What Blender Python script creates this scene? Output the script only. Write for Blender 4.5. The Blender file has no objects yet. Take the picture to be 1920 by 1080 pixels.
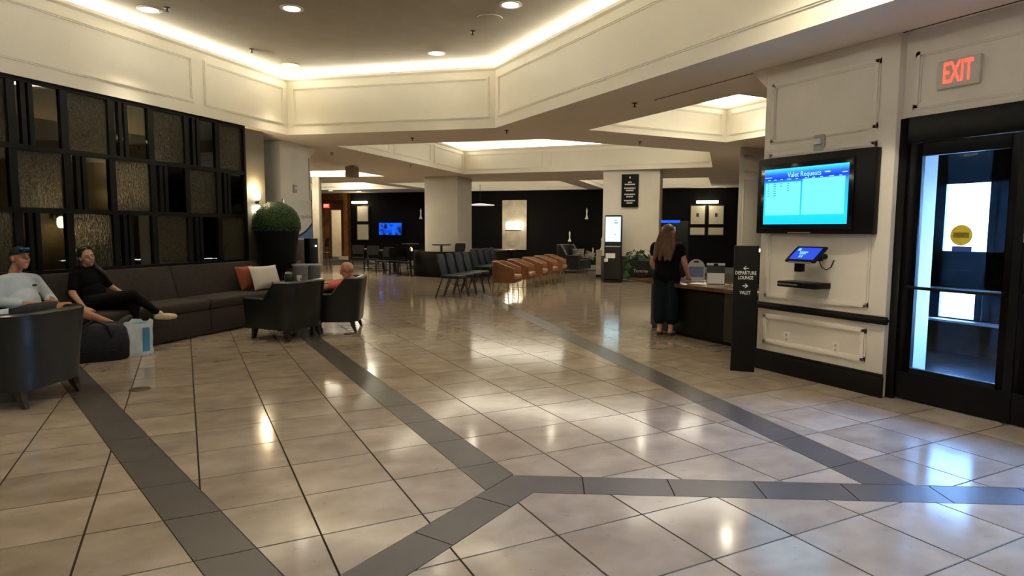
import bpy, bmesh, math, random
import numpy as np
from mathutils import Vector, Matrix
from mathutils.geometry import tessellate_polygon
random.seed(7)
SC = bpy.context.scene
COL = SC.collection
# ------------------------------------------------------------------ camera
K = 1.5/1.37                      # metres per calibration unit
CF, CPI, CRO, CYA, CH = 1201.8189, .0913206, .0048318, .4719525, 1.5
FW = Vector((math.sin(CYA)*math.cos(CPI), math.cos(CYA)*math.cos(CPI), -math.sin(CPI)))
_r = Vector((math.cos(CYA), -math.sin(CYA), 0)); _u = _r.cross(FW)
RT = math.cos(CRO)*_r + math.sin(CRO)*_u
UP = -math.sin(CRO)*_r + math.cos(CRO)*_u
CAM = Vector((0, 0, CH))
cd = bpy.data.cameras.new('camera'); cam = bpy.data.objects.new('camera', cd); COL.objects.link(cam)
cd.sensor_width = 36; cd.lens = CF/1920*36; cd.clip_end = 200; cd.clip_start = .05
mw = Matrix((RT, UP, -FW)).transposed().to_4x4(); mw.translation = CAM
cam.matrix_world = mw
SC.camera = cam
# ------------------------------------------------------------------ world, exposure
W = bpy.data.worlds.new('sky'); SC.world = W; W.use_nodes = True
nt = W.node_tree; bg = nt.nodes['Background']
sky = nt.nodes.new('ShaderNodeTexSky'); sky.sky_type = 'NISHITA'; sky.sun_disc = False
sky.sun_elevation = math.radians(50); sky.sun_rotation = math.radians(200)
nt.links.new(sky.outputs[0], bg.inputs[0]); bg.inputs[1].default_value = 36.0
vs = SC.view_settings
vs.view_transform = 'Standard'; vs.look = 'None'; vs.gamma = 1; vs.use_curve_mapping = False
vs.exposure = 0.76
WARM = (1, .88, .64); DOWN_W = 8.2; COVE_E = 28.0
# pixel -> world helpers (1920x1080 frame)
def ray(px, py): return FW*CF + RT*(px-960) + UP*(540-py)
def F(px, py, z=0.0):
    d = ray(px, py); t = (z-CH)/d.z; return CAM + d*t
def PLN(px, py, n, d):
    r = ray(px, py); n = Vector(n); return CAM + r*((d-n.dot(CAM))/n.dot(r))
def WX(px, py, x): return PLN(px, py, (1, 0, 0), x)
def SD(px, py, d): return PLN(px, py, (-1, 1, 0), d)      # plane y-x = d
def TD(px, py, d): return PLN(px, py, (1, 1, 0), d)       # plane x+y = d
def VA(px, py, base):                                     # point at pixel above a floor point
    r = ray(px, py); n = Vector((r.x, r.y, 0)).normalized(); return PLN(px, py, n, n.dot(Vector((base[0], base[1], 0))))
# ------------------------------------------------------------------ materials
MATS = {}
def M(name, col, rough=.5, metal=0, nscale=0, namt=.15, bump=0, bscale=60, spec=.5, emit=None, estr=0, trans=0, alpha=1, coat=0, ior=1.45):
    if name in MATS: return MATS[name]
    m = bpy.data.materials.new(name); m.use_nodes = True; t = m.node_tree
    b = t.nodes['Principled BSDF']
    b.inputs['Base Color'].default_value = (*col, 1); b.inputs['Roughness'].default_value = rough
    b.inputs['Metallic'].default_value = metal; b.inputs['Specular IOR Level'].default_value = spec
    b.inputs['Transmission Weight'].default_value = trans; b.inputs['Alpha'].default_value = alpha
    b.inputs['Coat Weight'].default_value = coat; b.inputs['IOR'].default_value = ior
    tc = t.nodes.new('ShaderNodeTexCoord')
    if nscale:
        n = t.nodes.new('ShaderNodeTexNoise'); n.inputs['Scale'].default_value = nscale; n.inputs['Detail'].default_value = 5
        t.links.new(tc.outputs['Object'], n.inputs['Vector'])
        r = t.nodes.new('ShaderNodeValToRGB'); r.color_ramp.elements[0].position = .3; r.color_ramp.elements[1].position = .72
        r.color_ramp.elements[0].color = (*[c*(1-namt) for c in col], 1); r.color_ramp.elements[1].color = (*[min(1, c*(1+namt)) for c in col], 1)
        t.links.new(n.outputs['Fac'], r.inputs[0]); t.links.new(r.outputs[0], b.inputs['Base Color'])
    if bump:
        n2 = t.nodes.new('ShaderNodeTexNoise'); n2.inputs['Scale'].default_value = bscale; n2.inputs['Detail'].default_value = 3
        t.links.new(tc.outputs['Object'], n2.inputs['Vector'])
        bp = t.nodes.new('ShaderNodeBump'); bp.inputs['Strength'].default_value = bump; bp.inputs['Distance'].default_value = .01
        t.links.new(n2.outputs['Fac'], bp.inputs['Height']); t.links.new(bp.outputs[0], b.inputs['Normal'])
    if emit:
        b.inputs['Emission Color'].default_value = (*emit, 1); b.inputs['Emission Strength'].default_value = estr
    MATS[name] = m; return m
def EM(name, col, s): return M(name, (0.02, 0.02, 0.02), .5, emit=col, estr=s*.78)
def tile_mat(name, c1, c2, c3, rough, vein):
    m = bpy.data.materials.new(name); m.use_nodes = True; t = m.node_tree; b = t.nodes['Principled BSDF']
    g = t.nodes.new('ShaderNodeNewGeometry')
    oi = t.nodes.new('ShaderNodeObjectInfo')
    off = t.nodes.new('ShaderNodeVectorMath'); off.operation = 'MULTIPLY_ADD'
    cmb = t.nodes.new('ShaderNodeCombineXYZ'); 
    for i in range(3): t.links.new(oi.outputs['Random'], cmb.inputs[i])
    off.inputs[1].default_value = (37, 61, 13); t.links.new(cmb.outputs[0], off.inputs[0]); t.links.new(g.outputs['Position'], off.inputs[2])
    mp = t.nodes.new('ShaderNodeMapping'); mp.inputs['Scale'].default_value = (1.0, 1.3, 1); mp.inputs['Rotation'].default_value = (0, 0, .35)
    t.links.new(off.outputs[0], mp.inputs[0])
    n = t.nodes.new('ShaderNodeTexNoise'); n.inputs['Scale'].default_value = 3.4; n.inputs['Detail'].default_value = 2.5; n.inputs['Roughness'].default_value = .5; n.inputs['Distortion'].default_value = .3
    t.links.new(mp.outputs[0], n.inputs['Vector'])
    r = t.nodes.new('ShaderNodeValToRGB'); e = r.color_ramp.elements
    e[0].position = .3; e[0].color = (*c1, 1); e[1].position = .7; e[1].color = (*c3, 1)
    k = e.new(.5); k.color = (*c2, 1)
    t.links.new(n.outputs['Fac'], r.inputs[0])
    n2 = t.nodes.new('ShaderNodeTexNoise'); n2.inputs['Scale'].default_value = 18; n2.inputs['Detail'].default_value = 2; n2.inputs['Roughness'].default_value = .6
    t.links.new(g.outputs['Position'], n2.inputs['Vector'])
    r2 = t.nodes.new('ShaderNodeValToRGB'); r2.color_ramp.elements[0].position = .29; r2.color_ramp.elements[1].position = .33
    r2.color_ramp.elements[0].color = (vein, vein*.85, vein*.75, 1); r2.color_ramp.elements[1].color = (1, 1, 1, 1)
    t.links.new(n2.outputs['Fac'], r2.inputs[0])
    mx = t.nodes.new('ShaderNodeMix'); mx.data_type = 'RGBA'; mx.blend_type = 'MULTIPLY'; mx.inputs[0].default_value = .22 if vein < .9 else 0
    t.links.new(r.outputs[0], mx.inputs[6]); t.links.new(r2.outputs[0], mx.inputs[7])
    hsv = t.nodes.new('ShaderNodeHueSaturation'); mr = t.nodes.new('ShaderNodeMapRange'); mr.inputs[3].default_value = .88; mr.inputs[4].default_value = 1.1
    t.links.new(oi.outputs['Random'], mr.inputs[0]); t.links.new(mr.outputs[0], hsv.inputs['Value'])
    t.links.new(mx.outputs[2], hsv.inputs['Color']); t.links.new(hsv.outputs[0], b.inputs['Base Color'])
    b.inputs['Roughness'].default_value = rough; b.inputs['Specular IOR Level'].default_value = .32
    n3 = t.nodes.new('ShaderNodeTexNoise'); n3.inputs['Scale'].default_value = 3; n3.inputs['Detail'].default_value = 6
    t.links.new(mp.outputs[0], n3.inputs['Vector'])
    mr2 = t.nodes.new('ShaderNodeMapRange'); mr2.inputs[3].default_value = rough*.97; mr2.inputs[4].default_value = rough*1.05
    t.links.new(n3.outputs['Fac'], mr2.inputs[0]); pass
    return m
TILE = tile_mat('travertine_tile', (.222, .176, .132), (.265, .213, .162), (.308, .255, .20), .115, .4)
BAND = M('dark_stone_tile', (.075, .066, .06), .26, nscale=4, namt=.05, spec=.32)
GROUT = M('grout', (.010, .007, .005), .9, nscale=40)
SOFF = M('soffit_paint', (.84, .76, .66), .8, nscale=2, namt=.03)
FASC = M('fascia_paint', (.90, .85, .72), .6, nscale=2, namt=.02)
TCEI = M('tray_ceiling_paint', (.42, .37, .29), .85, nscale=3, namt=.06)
WALLP = M('wall_paint', (.72, .67, .60), .55, nscale=4, namt=.03, bump=.05, bscale=120)
COLP = M('column_paint', (.70, .66, .58), .6, nscale=3, namt=.04)
TAUPE = M('taupe_wall', (.15, .135, .105), .6, nscale=3, namt=.06)
BLACK = M('black_lacquer', (.006, .006, .006), .4, nscale=6, namt=.2, spec=.25)
BLACKM = M('black_metal', (.02, .021, .022), .4, .6, nscale=10)
DARKW = M('dark_wall', (.003, .0027, .0025), .7, nscale=3, namt=.2, spec=.15)
COVE = EM('cove_light', (1, .95, .77), COVE_E*1.28); COVE2 = EM('cove_light_far', (1, .94, .77), 8)
BULB = EM('lamp_glow', (1, .90, .70), 14)
WHITE = M('white_plastic', (.8, .79, .76), .4, nscale=10, namt=.03)
CHROME = M('brushed_metal', (.6, .6, .6), .3, 1, nscale=30)
# ------------------------------------------------------------------ mesh helpers
class MB:
    def __init__(s): s.v = []; s.f = []
    def add(s, vs, fs):
        o = len(s.v); s.v += [tuple(v) for v in vs]; s.f += [tuple(i+o for i in f) for f in fs]; return s
    def box(s, c, d, rz=0, tilt=None):
        x, y, z = [q/2 for q in d]
        vs = [Vector((a*x, b*y, e*z)) for e in (-1, 1) for a, b in ((-1, -1), (1, -1), (1, 1), (-1, 1))]
        R = Matrix.Rotation(rz, 3, 'Z')
        if tilt is not None: R = R @ Matrix.Rotation(tilt, 3, 'X')
        return s.add([R @ v + Vector(c) for v in vs], [(3, 2, 1, 0), (4, 5, 6, 7), (0, 1, 5, 4), (1, 2, 6, 5), (2, 3, 7, 6), (3, 0, 4, 7)])
    def bb(s, a, b): return s.box([(p+q)/2 for p, q in zip(a, b)], [abs(q-p) for p, q in zip(a, b)])
    def prism(s, poly, z0, z1):
        n = len(poly)
        area = sum(poly[i][0]*poly[(i+1) % n][1]-poly[(i+1) % n][0]*poly[i][1] for i in range(n))
        if area < 0: poly = poly[::-1]
        return s.add([(p[0], p[1], z0) for p in poly]+[(p[0], p[1], z1) for p in poly],
              [tuple(range(n-1, -1, -1)), tuple(range(n, 2*n))]+[(i, (i+1) % n, n+(i+1) % n, n+i) for i in range(n)])
    def lathe(s, prof, c=(0, 0, 0), n=24):
        vs = []; fs = []; m = len(prof)
        for r, z in prof:
            for k in range(n):
                a = 2*math.pi*k/n; vs.append((c[0]+r*math.cos(a), c[1]+r*math.sin(a), c[2]+z))
        for i in range(m-1):
            for k in range(n): fs.append((i*n+k, i*n+(k+1) % n, (i+1)*n+(k+1) % n, (i+1)*n+k))
        fs.append(tuple(range(n-1, -1, -1))); fs.append(tuple((m-1)*n+k for k in range(n)))
        return s.add(vs, fs)
    def tube(s, pts, r, n=8, r2=None):
        pts = [Vector(p) for p in pts]; m = len(pts); vs = []; fs = []
        for i, p in enumerate(pts):
            d = (pts[min(i+1, m-1)]-pts[max(i-1, 0)]).normalized()
            a = d.orthogonal().normalized() if i == 0 else (a - d*a.dot(d)).normalized()
            b = d.cross(a); rr = r if r2 is None else r+(r2-r)*i/(m-1)
            for k in range(n):
                t = 2*math.pi*k/n; vs.append(p+a*rr*math.cos(t)+b*rr*math.sin(t))
        for i in range(m-1):
            for k in range(n): fs.append((i*n+k, i*n+(k+1) % n, (i+1)*n+(k+1) % n, (i+1)*n+k))
        fs.append(tuple(range(n-1, -1, -1))); fs.append(tuple((m-1)*n+k for k in range(n)))
        return s.add(vs, fs)
    def ball(s, c, r, n=16, m=10):
        if not hasattr(r, '__len__'): r = (r, r, r)
        vs = [(c[0], c[1], c[2]-r[2])]; fs = []
        for i in range(1, m):
            t = math.pi*i/m
            for k in range(n):
                a = 2*math.pi*k/n; vs.append((c[0]+r[0]*math.sin(t)*math.cos(a), c[1]+r[1]*math.sin(t)*math.sin(a), c[2]-r[2]*math.cos(t)))
        vs.append((c[0], c[1], c[2]+r[2])); L = len(vs)-1
        for k in range(n): fs.append((0, 1+(k+1) % n, 1+k)); fs.append((L, 1+(m-2)*n+k, 1+(m-2)*n+(k+1) % n))
        for i in range(m-2):
            for k in range(n): fs.append((1+i*n+k, 1+i*n+(k+1) % n, 1+(i+1)*n+(k+1) % n, 1+(i+1)*n+k))
        return s.add(vs, fs)
    def grid(s, rows, close=False, cap=False):
        n = len(rows[0]); vs = [p for r in rows for p in r]; fs = []
        for i in range(len(rows)-1):
            for k in range(n if close else n-1): fs.append((i*n+k, i*n+(k+1) % n, (i+1)*n+(k+1) % n, (i+1)*n+k))
        if cap: fs.append(tuple(range(n-1, -1, -1))); fs.append(tuple((len(rows)-1)*n+k for k in range(n)))
        return s.add(vs, fs)
    def build(s, name, mat, parent=None, smooth=False, bevel=0, sub=0, seg=2):
        me = bpy.data.meshes.new(name); me.from_pydata(s.v, [], s.f); me.validate()
        if mat: me.materials.append(mat)
        b = bmesh.new(); b.from_mesh(me); bmesh.ops.recalc_face_normals(b, faces=b.faces)
        if bevel:
            bmesh.ops.remove_doubles(b, verts=b.verts, dist=1e-5)
            ed = [e for e in b.edges if len(e.link_faces) == 2 and e.calc_face_angle(0) > .5]
            bmesh.ops.bevel(b, geom=ed, offset=bevel, segments=seg, profile=.5, affect='EDGES', clamp_overlap=True)
        b.to_mesh(me); b.free()
        if smooth or bevel:
            for p in me.polygons: p.use_smooth = True
            try: me.set_sharp_from_angle(angle=math.radians(42))
            except Exception: pass
        return link(name, me, parent, sub)
def link(name, me, parent=None, sub=0):
    o = bpy.data.objects.new(name, me); COL.objects.link(o)
    if parent is not None: o.parent = parent
    if sub:
        md = o.modifiers.new('sub', 'SUBSURF'); md.levels = sub; md.render_levels = sub
    return o
def tag(o, label=None, cat=None, group=None, kind=None):
    if label: o['label'] = label
    if cat: o['category'] = cat
    if group: o['group'] = group
    if kind: o['kind'] = kind
    return o
def struct(o, label=None): return tag(o, label, kind='structure')
def thing(name, label, cat, loc=(0, 0, 0), rz=0, group=None):
    o = bpy.data.objects.new(name, None); COL.objects.link(o); o.empty_display_size = .1
    o.location = loc; o.rotation_euler = (0, 0, rz); return tag(o, label, cat, group)
def dup(root, loc, rz, label=None, group=None):
    r = root.copy(); COL.objects.link(r); r.location = loc; r.rotation_euler = (0, 0, rz)
    if label: r['label'] = label
    if group: r['group'] = group
    for ch in list(root.children):
        c = ch.copy(); COL.objects.link(c); c.parent = r
        for g in list(ch.children):
            d = g.copy(); COL.objects.link(d); d.parent = c
    return r
def text(name, body, size, mat, parent, mtx, ext=.002, align='CENTER', width=None, bold=0):
    cu = bpy.data.curves.new(name, 'FONT'); cu.body = body; cu.size = size; cu.align_x = align; cu.align_y = 'CENTER'
    cu.extrude = ext; cu.resolution_u = 2; cu.offset = bold
    tmp = bpy.data.objects.new('tmp', cu); COL.objects.link(tmp)
    dg = bpy.context.evaluated_depsgraph_get(); dg.update()
    me = bpy.data.meshes.new_from_object(tmp.evaluated_get(dg)); bpy.data.objects.remove(tmp); bpy.data.curves.remove(cu)
    me.materials.clear(); me.materials.append(mat)
    if width:
        xs = [v.co.x for v in me.vertices]; w = max(xs)-min(xs)
        if w > 0: mtx = mtx @ Matrix.Diagonal((width/w, 1, 1, 1))
    me.transform(mtx); me.name = name
    return link(name, me, parent)
def frame(c, right, up):              # matrix: local x->right, y->up, z->out
    r = Vector(right).normalized(); u = Vector(up).normalized(); n = r.cross(u)
    m = Matrix((r, u, n)).transposed().to_4x4(); m.translation = Vector(c); return m
def rbox(name, c, d, mat, parent, bev=.01, rz=0, tilt=None, seg=2): return MB().box(c, d, rz, tilt).build(name, mat, parent, bevel=bev, seg=seg)
# ================================================================== STRUCTURE
ZS = 2.93*K                       # soffit height
XW = 5.08*K                       # right wall plane
XD = 5.16*K                       # door plane
YE = 4.40*K+.12                   # line between lounge and open air, east of the vestibule
SHELL = [(-10, -6), (7.7*K+.2, -6), (7.7*K+.2, YE), (24, YE), (24, 40), (-10, 40)]
# ---- floor and its tiles
fo = struct(MB().prism(SHELL, -.12, -.006).build('floor', GROUT), 'polished beige travertine tile floor with dark bands')
TS = .4745*K; GX = .025*K; GY = 0.0; GAP = .0052
def clip(poly, a, b, c):          # keep a*x+b*y<=c
    out = []; n = len(poly)
    for i in range(n):
        p, q = poly[i], poly[(i+1) % n]; dp = a*p[0]+b*p[1]-c; dq = a*q[0]+b*q[1]-c
        if dp <= 0: out.append(p)
        if (dp < 0 < dq) or (dq < 0 < dp):
            t = dp/(dp-dq); out.append((p[0]+(q[0]-p[0])*t, p[1]+(q[1]-p[1])*t))
    return out
def parea(p): return abs(sum(p[i][0]*p[(i+1) % len(p)][1]-p[(i+1) % len(p)][0]*p[i][1] for i in range(len(p))))/2
def halfplanes(q):                # convex ccw polygon -> outward half planes
    if sum(q[i][0]*q[(i+1) % len(q)][1]-q[(i+1) % len(q)][0]*q[i][1] for i in range(len(q))) < 0: q = q[::-1]
    hs = []
    for i in range(len(q)):
        p, r = q[i], q[(i+1) % len(q)]; dx, dy = r[0]-p[0], r[1]-p[1]; L = math.hypot(dx, dy)
        hs.append((dy/L, -dx/L, (dy*p[0]-dx*p[1])/L))
    return hs
def subtract(polys, q, grow=GAP):
    hs = [(a, b, c+grow) for a, b, c in halfplanes(q)]; out = []
    for p in polys:
        rest = p
        for a, b, c in hs:
            o = clip(rest, -a, -b, -c)
            if len(o) > 2 and parea(o) > 2e-5: out.append(o)
            rest = clip(rest, a, b, c)
            if len(rest) < 3: break
    return out
def inter(p, q, shrink=0):
    for a, b, c in halfplanes(q):
        p = clip(p, a, b, c-shrink)
        if len(p) < 3: return []
    return p
kk = lambda *p: tuple((x*K, y*K) for x, y in p)
j = (1.583*K, 3.09*K); jb = (1.575*K, 2.835*K); c3, s3 = math.cos(math.radians(30)), .5
bw = .212*K
def along(p, a, d): return (p[0]+math.cos(math.radians(a))*d, p[1]+math.sin(math.radians(a))*d)
b2 = list(kk((1.37, 2.97), (1.595, 3.09), (1.47, 7.92), (1.31, 14.0), (1.1, 14.0), (1.26, 7.5)))
BANDS = {
 'b2': [b2[0], b2[1], kk((1.42, 11))[0], kk((1.205, 11))[0]],
 'bl': [along(j, 210, 0), along(j, 210, 8), along(along(j, 210, 8), 300, bw), jb],
 'br': [j, jb, along(along(j, -30, 9), -120, bw), along(j, -30, 9)],
 'b1': list(kk((.17, 2.13), (.41, 2.13), (-2.05, 11.75), (-2.29, 11.75))),
 'b3': list(kk((3.225, 2.06), (3.47, 2.0), (6.2, 15.0), (5.94, 15.0))),
}
# b1 and b3 stop at the slanted bands
def cut_by(name, other, side):
    q = BANDS[name]; a, b, c = side; BANDS[name] = clip(q, a, b, c)
def line_side(p, q):              # half plane to the left of p->q kept
    dx, dy = q[0]-p[0], q[1]-p[1]; L = math.hypot(dx, dy); a, b = dy/L, -dx/L; return (a, b, a*p[0]+b*p[1]-.006)
cut_by('b1', 'bl', line_side(along(j, 210, 8), j))
cut_by('b3', 'br', line_side(j, along(j, -30, 9)))
cut_by('b2', 'bl', line_side(along(j, 210, 8), j))
def obj_poly(name, polys, mat, z0, z1, parent):
    cx = sum(p[0] for q in polys for p in q)/sum(len(q) for q in polys); cy = sum(p[1] for q in polys for p in q)/sum(len(q) for q in polys)
    mb = MB()
    for q in polys: mb.prism([(p[0]-cx, p[1]-cy) for p in q], z0, z1)
    o = mb.build(name, mat, parent); o.location = (cx, cy, 0); return o
def pix(x, y, z=0):
    d = Vector((x, y, z))-CAM; w = d.dot(FW)
    if w < .3: return None
    return 960+CF*d.dot(RT)/w, 540-CF*d.dot(UP)/w, w
cells = []
XR = (-6.5, 17); YR = (-5.5, 27)
for i in range(int((XR[0]-GX)/TS), int((XR[1]-GX)/TS)):
    for jj in range(int((YR[0]-GY)/TS), int((YR[1]-GY)/TS)):
        x0, y0 = GX+i*TS, GY+jj*TS
        if x0+y0 > 33: continue
        q = [(x0+GAP, y0+GAP), (x0+TS-GAP, y0+GAP), (x0+TS-GAP, y0+TS-GAP), (x0+GAP, y0+TS-GAP)]
        pp = [q]; full = True
        for bn in BANDS.values():
            if inter(q, bn): pp = subtract(pp, bn); full = False
        if not pp: continue
        s = pix(x0+TS/2, y0+TS/2); sc = 0
        if s and -80 < s[0] < 2000 and 440 < s[1] < 1180: sc = sum(map(parea, pp))*CH/s[2]**3
        cells.append((sc, x0, y0, pp, full))
cells.sort(key=lambda c: -c[0])
tm = MB().bb((GAP, GAP, -.006), (TS-GAP, TS-GAP, 0)); tme = None
rest = MB()
for n_, (sc, x0, y0, pp, full) in enumerate(cells):
    if n_ < 300 and sc > 0:
        if full:
            if tme is None:
                o = tm.build('tile', TILE, fo); tme = o.data
            else: o = link('tile', tme, fo)
            o.location = (x0, y0, 0)
        else: obj_poly('tile', pp, TILE, -.006, 0, fo)
    else:
        for q in pp: rest.prism(q, -.006, 0)
tag(rest.build('far_tiles', TILE, fo), kind='stuff')
# band tiles
for bn, q in BANDS.items():
    if bn in ('b1', 'b2', 'b3'):
        for jj in range(0, 30):
            row = [(-20, jj*TS), (30, jj*TS), (30, (jj+1)*TS), (-20, (jj+1)*TS)]
            p = inter(q, row, GAP*.7)
            if len(p) > 2 and parea(p) > 1e-4: obj_poly('band_tile', [p], BAND, -.006, 0, fo)
    else:
        ang = 210 if bn == 'bl' else -30
        d = Vector((math.cos(math.radians(ang)), math.sin(math.radians(ang)))); o0 = d.dot(Vector(j)) + (-.03 if bn == 'bl' else .0)
        off = (.37 if bn == 'bl' else .39)*K
        edges = [-.6, off]+[off+.466*K*i for i in range(1, 22)]
        for e0, e1 in zip(edges, edges[1:]):
            p = clip(clip(q, d.x, d.y, o0+e1-GAP*.7), -d.x, -d.y, -(o0+e0+GAP*.7))
            if len(p) > 2 and parea(p) > 1e-4: obj_poly('band_tile', [p], BAND, -.006, 0, fo)
# far carpet
CARP = M('carpet', (.10, .105, .12), .95, nscale=14, namt=.3, bump=.3, bscale=300)
struct(MB().prism([(7.5, 27), (18, 15), (22, 15), (22, 30), (7.5, 30)], -.004, .006).build('floor_carpet', CARP), 'grey blue carpet in the far lounge')
# ---- ceiling: soffit plate with tray openings
R2 = math.sqrt(.5)
def uv(u, v): return ((u+v)*R2*K, (v-u)*R2*K)          # 45 degree frame -> world
TR1 = list(kk((4.35, 9.12), (1.62, 11.49), (-5.2, 4.67), (-5.2, -3), (4.35, -3)))
TR2 = list(kk((2.66, 12.56), (7.2, 17.15), (11.75, 12.1), (9.45, 9.82), (5.6, 9.82)))
TR3 = list(kk((5.74, 5.55), (8.6, 5.55), (8.65, 8.6), (5.72, 8.58)))
TR4 = [uv(-17, 19.3), uv(-11.6, 19.3), uv(-11.55, 22.75), uv(-17, 22.75)]
TR5 = [uv(-10.95, 19.8), uv(-5.0, 20.3), uv(-4.95, 24.75), uv(-10.85, 24.75)]
TR6 = [uv(-4.35, 20.2), uv(-.4, 20.1), uv(-.36, 24.6), uv(-4.3, 24.6)]
TR7 = [uv(-14, 15.1), uv(-9.6, 15.35), uv(-9.62, 17.3), uv(-14, 16.6)]
TRAYS = [TR1, TR2, TR3, TR4, TR5, TR6, TR7]
outer = SHELL
def plate(outer, holes, z):
    polys = [[Vector((*p, 0)) for p in outer]]+[[Vector((*p, 0)) for p in h] for h in holes]
    tri = tessellate_polygon(polys); vs = [(p[0], p[1], z) for q in polys for p in q]
    return MB().add(vs, [tuple(t) for t in tri])
struct(plate(outer, TRAYS, ZS).build('ceiling', SOFF), 'grey beige soffit ceiling around the tray recesses')
SEAM = M('joint_dark', (.05, .045, .04), .9, nscale=20)  # dark colour of the soffit joint itself
tr = struct(MB().bb((5.10*K, 1.2*K, ZS-.004), (5.115*K, 6.26*K, ZS+.004)).build('trim_1', SEAM), 'thin dark joint line in the soffit')
def tray(name, poly, zt, zc, panels, moul=True, label=None, cove=COVE, setback=.11):
    n = len(poly); cx = sum(p[0] for p in poly)/n; cy = sum(p[1] for p in poly)/n
    fa = MB(); root = None
    area = sum(poly[i][0]*poly[(i+1) % n][1]-poly[(i+1) % n][0]*poly[i][1] for i in range(n))
    if area < 0: poly = poly[::-1]
    # fascia: inner face with thickness outward
    def off(d):
        out = []
        for i in range(n):
            p0, p1, p2 = Vector(poly[i-1]), Vector(poly[i]), Vector(poly[(i+1) % n])
            d1 = (p1-p0).normalized(); d2 = (p2-p1).normalized(); n1 = Vector((d1.y, -d1.x)); n2 = Vector((d2.y, -d2.x))
            m = (n1+n2); m = m/m.dot(n1); out.append(p1+m*d)
        return out
    o1, o2 = off(.06), off(setback)
    for i in range(n):
        k = (i+1) % n; a, b, c, d = poly[i], poly[k], o1[k], o1[i]
        fa.add([(*a, ZS), (*b, ZS), (*b, zt), (*a, zt), (*d, zt), (*c, zt), (*d, ZS+.02), (*c, ZS+.02)], [(0, 1, 2, 3), (3, 2, 5, 4), (4, 5, 7, 6)])
    root = struct(fa.build(name, FASC), label)
    top = MB(); o3 = off(setback+.3)
    for i in range(n):
        k = (i+1) % n
        top.add([(*o3[i], zt-.03), (*o3[k], zt-.03), (*o1[k], zt-.03), (*o1[i], zt-.03)], [(0, 1, 2, 3)])
    top.build('ledge', FASC, root)
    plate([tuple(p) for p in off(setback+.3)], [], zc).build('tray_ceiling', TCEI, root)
    back = MB(); 
    for i in range(n):
        k = (i+1) % n; back.add([(*o3[i], zt-.03), (*o3[k], zt-.03), (*o3[k], zc), (*o3[i], zc)], [(0, 1, 2, 3)])
    back.build('cove_back', FASC, root)
    if cove:
        for i in range(n):
            k = (i+1) % n; a, b = Vector(o2[i]), Vector(o2[k])
            d = (b-a).normalized(); nn = Vector((d.y, -d.x))
            MB().prism([tuple(a), tuple(b), tuple(b+nn*.03), tuple(a+nn*.03)], zt-.02, zc-.015).build('cove_light_strip', cove, root)
    if moul:
        for i in range(n):
            a, b = Vector(poly[i]), Vector(poly[(i+1) % n]); L = (b-a).length; d = (b-a)/L; inn = Vector((-d.y, d.x))
            brk = panels.get(i) if isinstance(panels, dict) else None
            if brk is None:
                m = max(1, round(L/panels.get('len', 3.2))); brk = [q/m for q in range(m+1)]
            for s0, s1 in zip(brk, brk[1:]):
                x0, x1 = s0*L+.12, s1*L-.12
                z0, z1 = ZS+.15*(zt-ZS)/.95+.02, zt-.14*(zt-ZS)/.95-.03
                mb = MB()
                def bar(xa, xb, za, zb):
                    for w, dep in ((0, .022), (.018, .012)):
                        xa_, xb_, za_, zb_ = xa-w, xb+w, za-w, zb+w
                        p, q = a+d*xa_, a+d*xb_
                        mb.prism([tuple(p), tuple(q), tuple(q+inn*dep), tuple(p+inn*dep)], za_, zb_)
                w = .03
                bar(x0, x1, z0, z0+w); bar(x0, x1, z1-w, z1); bar(x0, x0+w, z0+w, z1-w); bar(x1-w, x1, z0+w, z1-w)
                mb.build('panel_moulding', FASC, root)
        # crown bead under the cove
        cb = MB(); i1 = off(-.03)
        for i in range(n):
            k = (i+1) % n; cb.add([(*poly[i], zt-.075), (*poly[k], zt-.075), (*i1[k], zt-.045), (*i1[i], zt-.045), (*i1[k], zt), (*i1[i], zt), (*poly[k], zt), (*poly[i], zt)], [(0, 1, 2, 3), (3, 2, 4, 5), (5, 4, 6, 7)])
        cb.build('crown_moulding', FASC, root)
    return root
tray('trim_2', TR1, 3.865*K, 3.95*K, {'len': 6.5, 0: [0, 1], 1: [0, .2, .6, 1]}, label='main tray ceiling fascia with panel mouldings and cove light')
tray('trim_3', TR2, 3.62*K, 3.80*K, {'len': 2.6, 2: [0, .64, 1]}, cove=COVE2, label='middle tray ceiling fascia with panel mouldings')
tray('trim_4', TR3, 3.55*K, 3.75*K, {'len': 3.4}, cove=COVE2, label='small tray ceiling over the reception desk')
for q, t_ in ((TR4, 'trim_5'), (TR5, 'trim_6'), (TR6, 'trim_7')): tray(t_, q, 3.62*K, 3.80*K, {'len': 4}, cove=COVE2, label='far tray ceiling recess of the lounge '+{'trim_5': 'at left', 'trim_6': 'in the middle', 'trim_7': 'at right'}[t_])
tray('trim_8', TR7, 3.08*K, 3.22*K, {}, moul=False, label='shallow tray recess with a bright light strip')
# roof above everything (keeps daylight out)
struct(MB().prism([(-10.3, -6.3), (7.7*K+.2, -6.3), (7.7*K+.2, YE-.12), (24.3, YE-.12), (24.3, 40.3), (-10.3, 40.3)], 4.6, 4.7).build('ceiling_slab', SOFF), 'slab above the tray ceilings')
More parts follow.
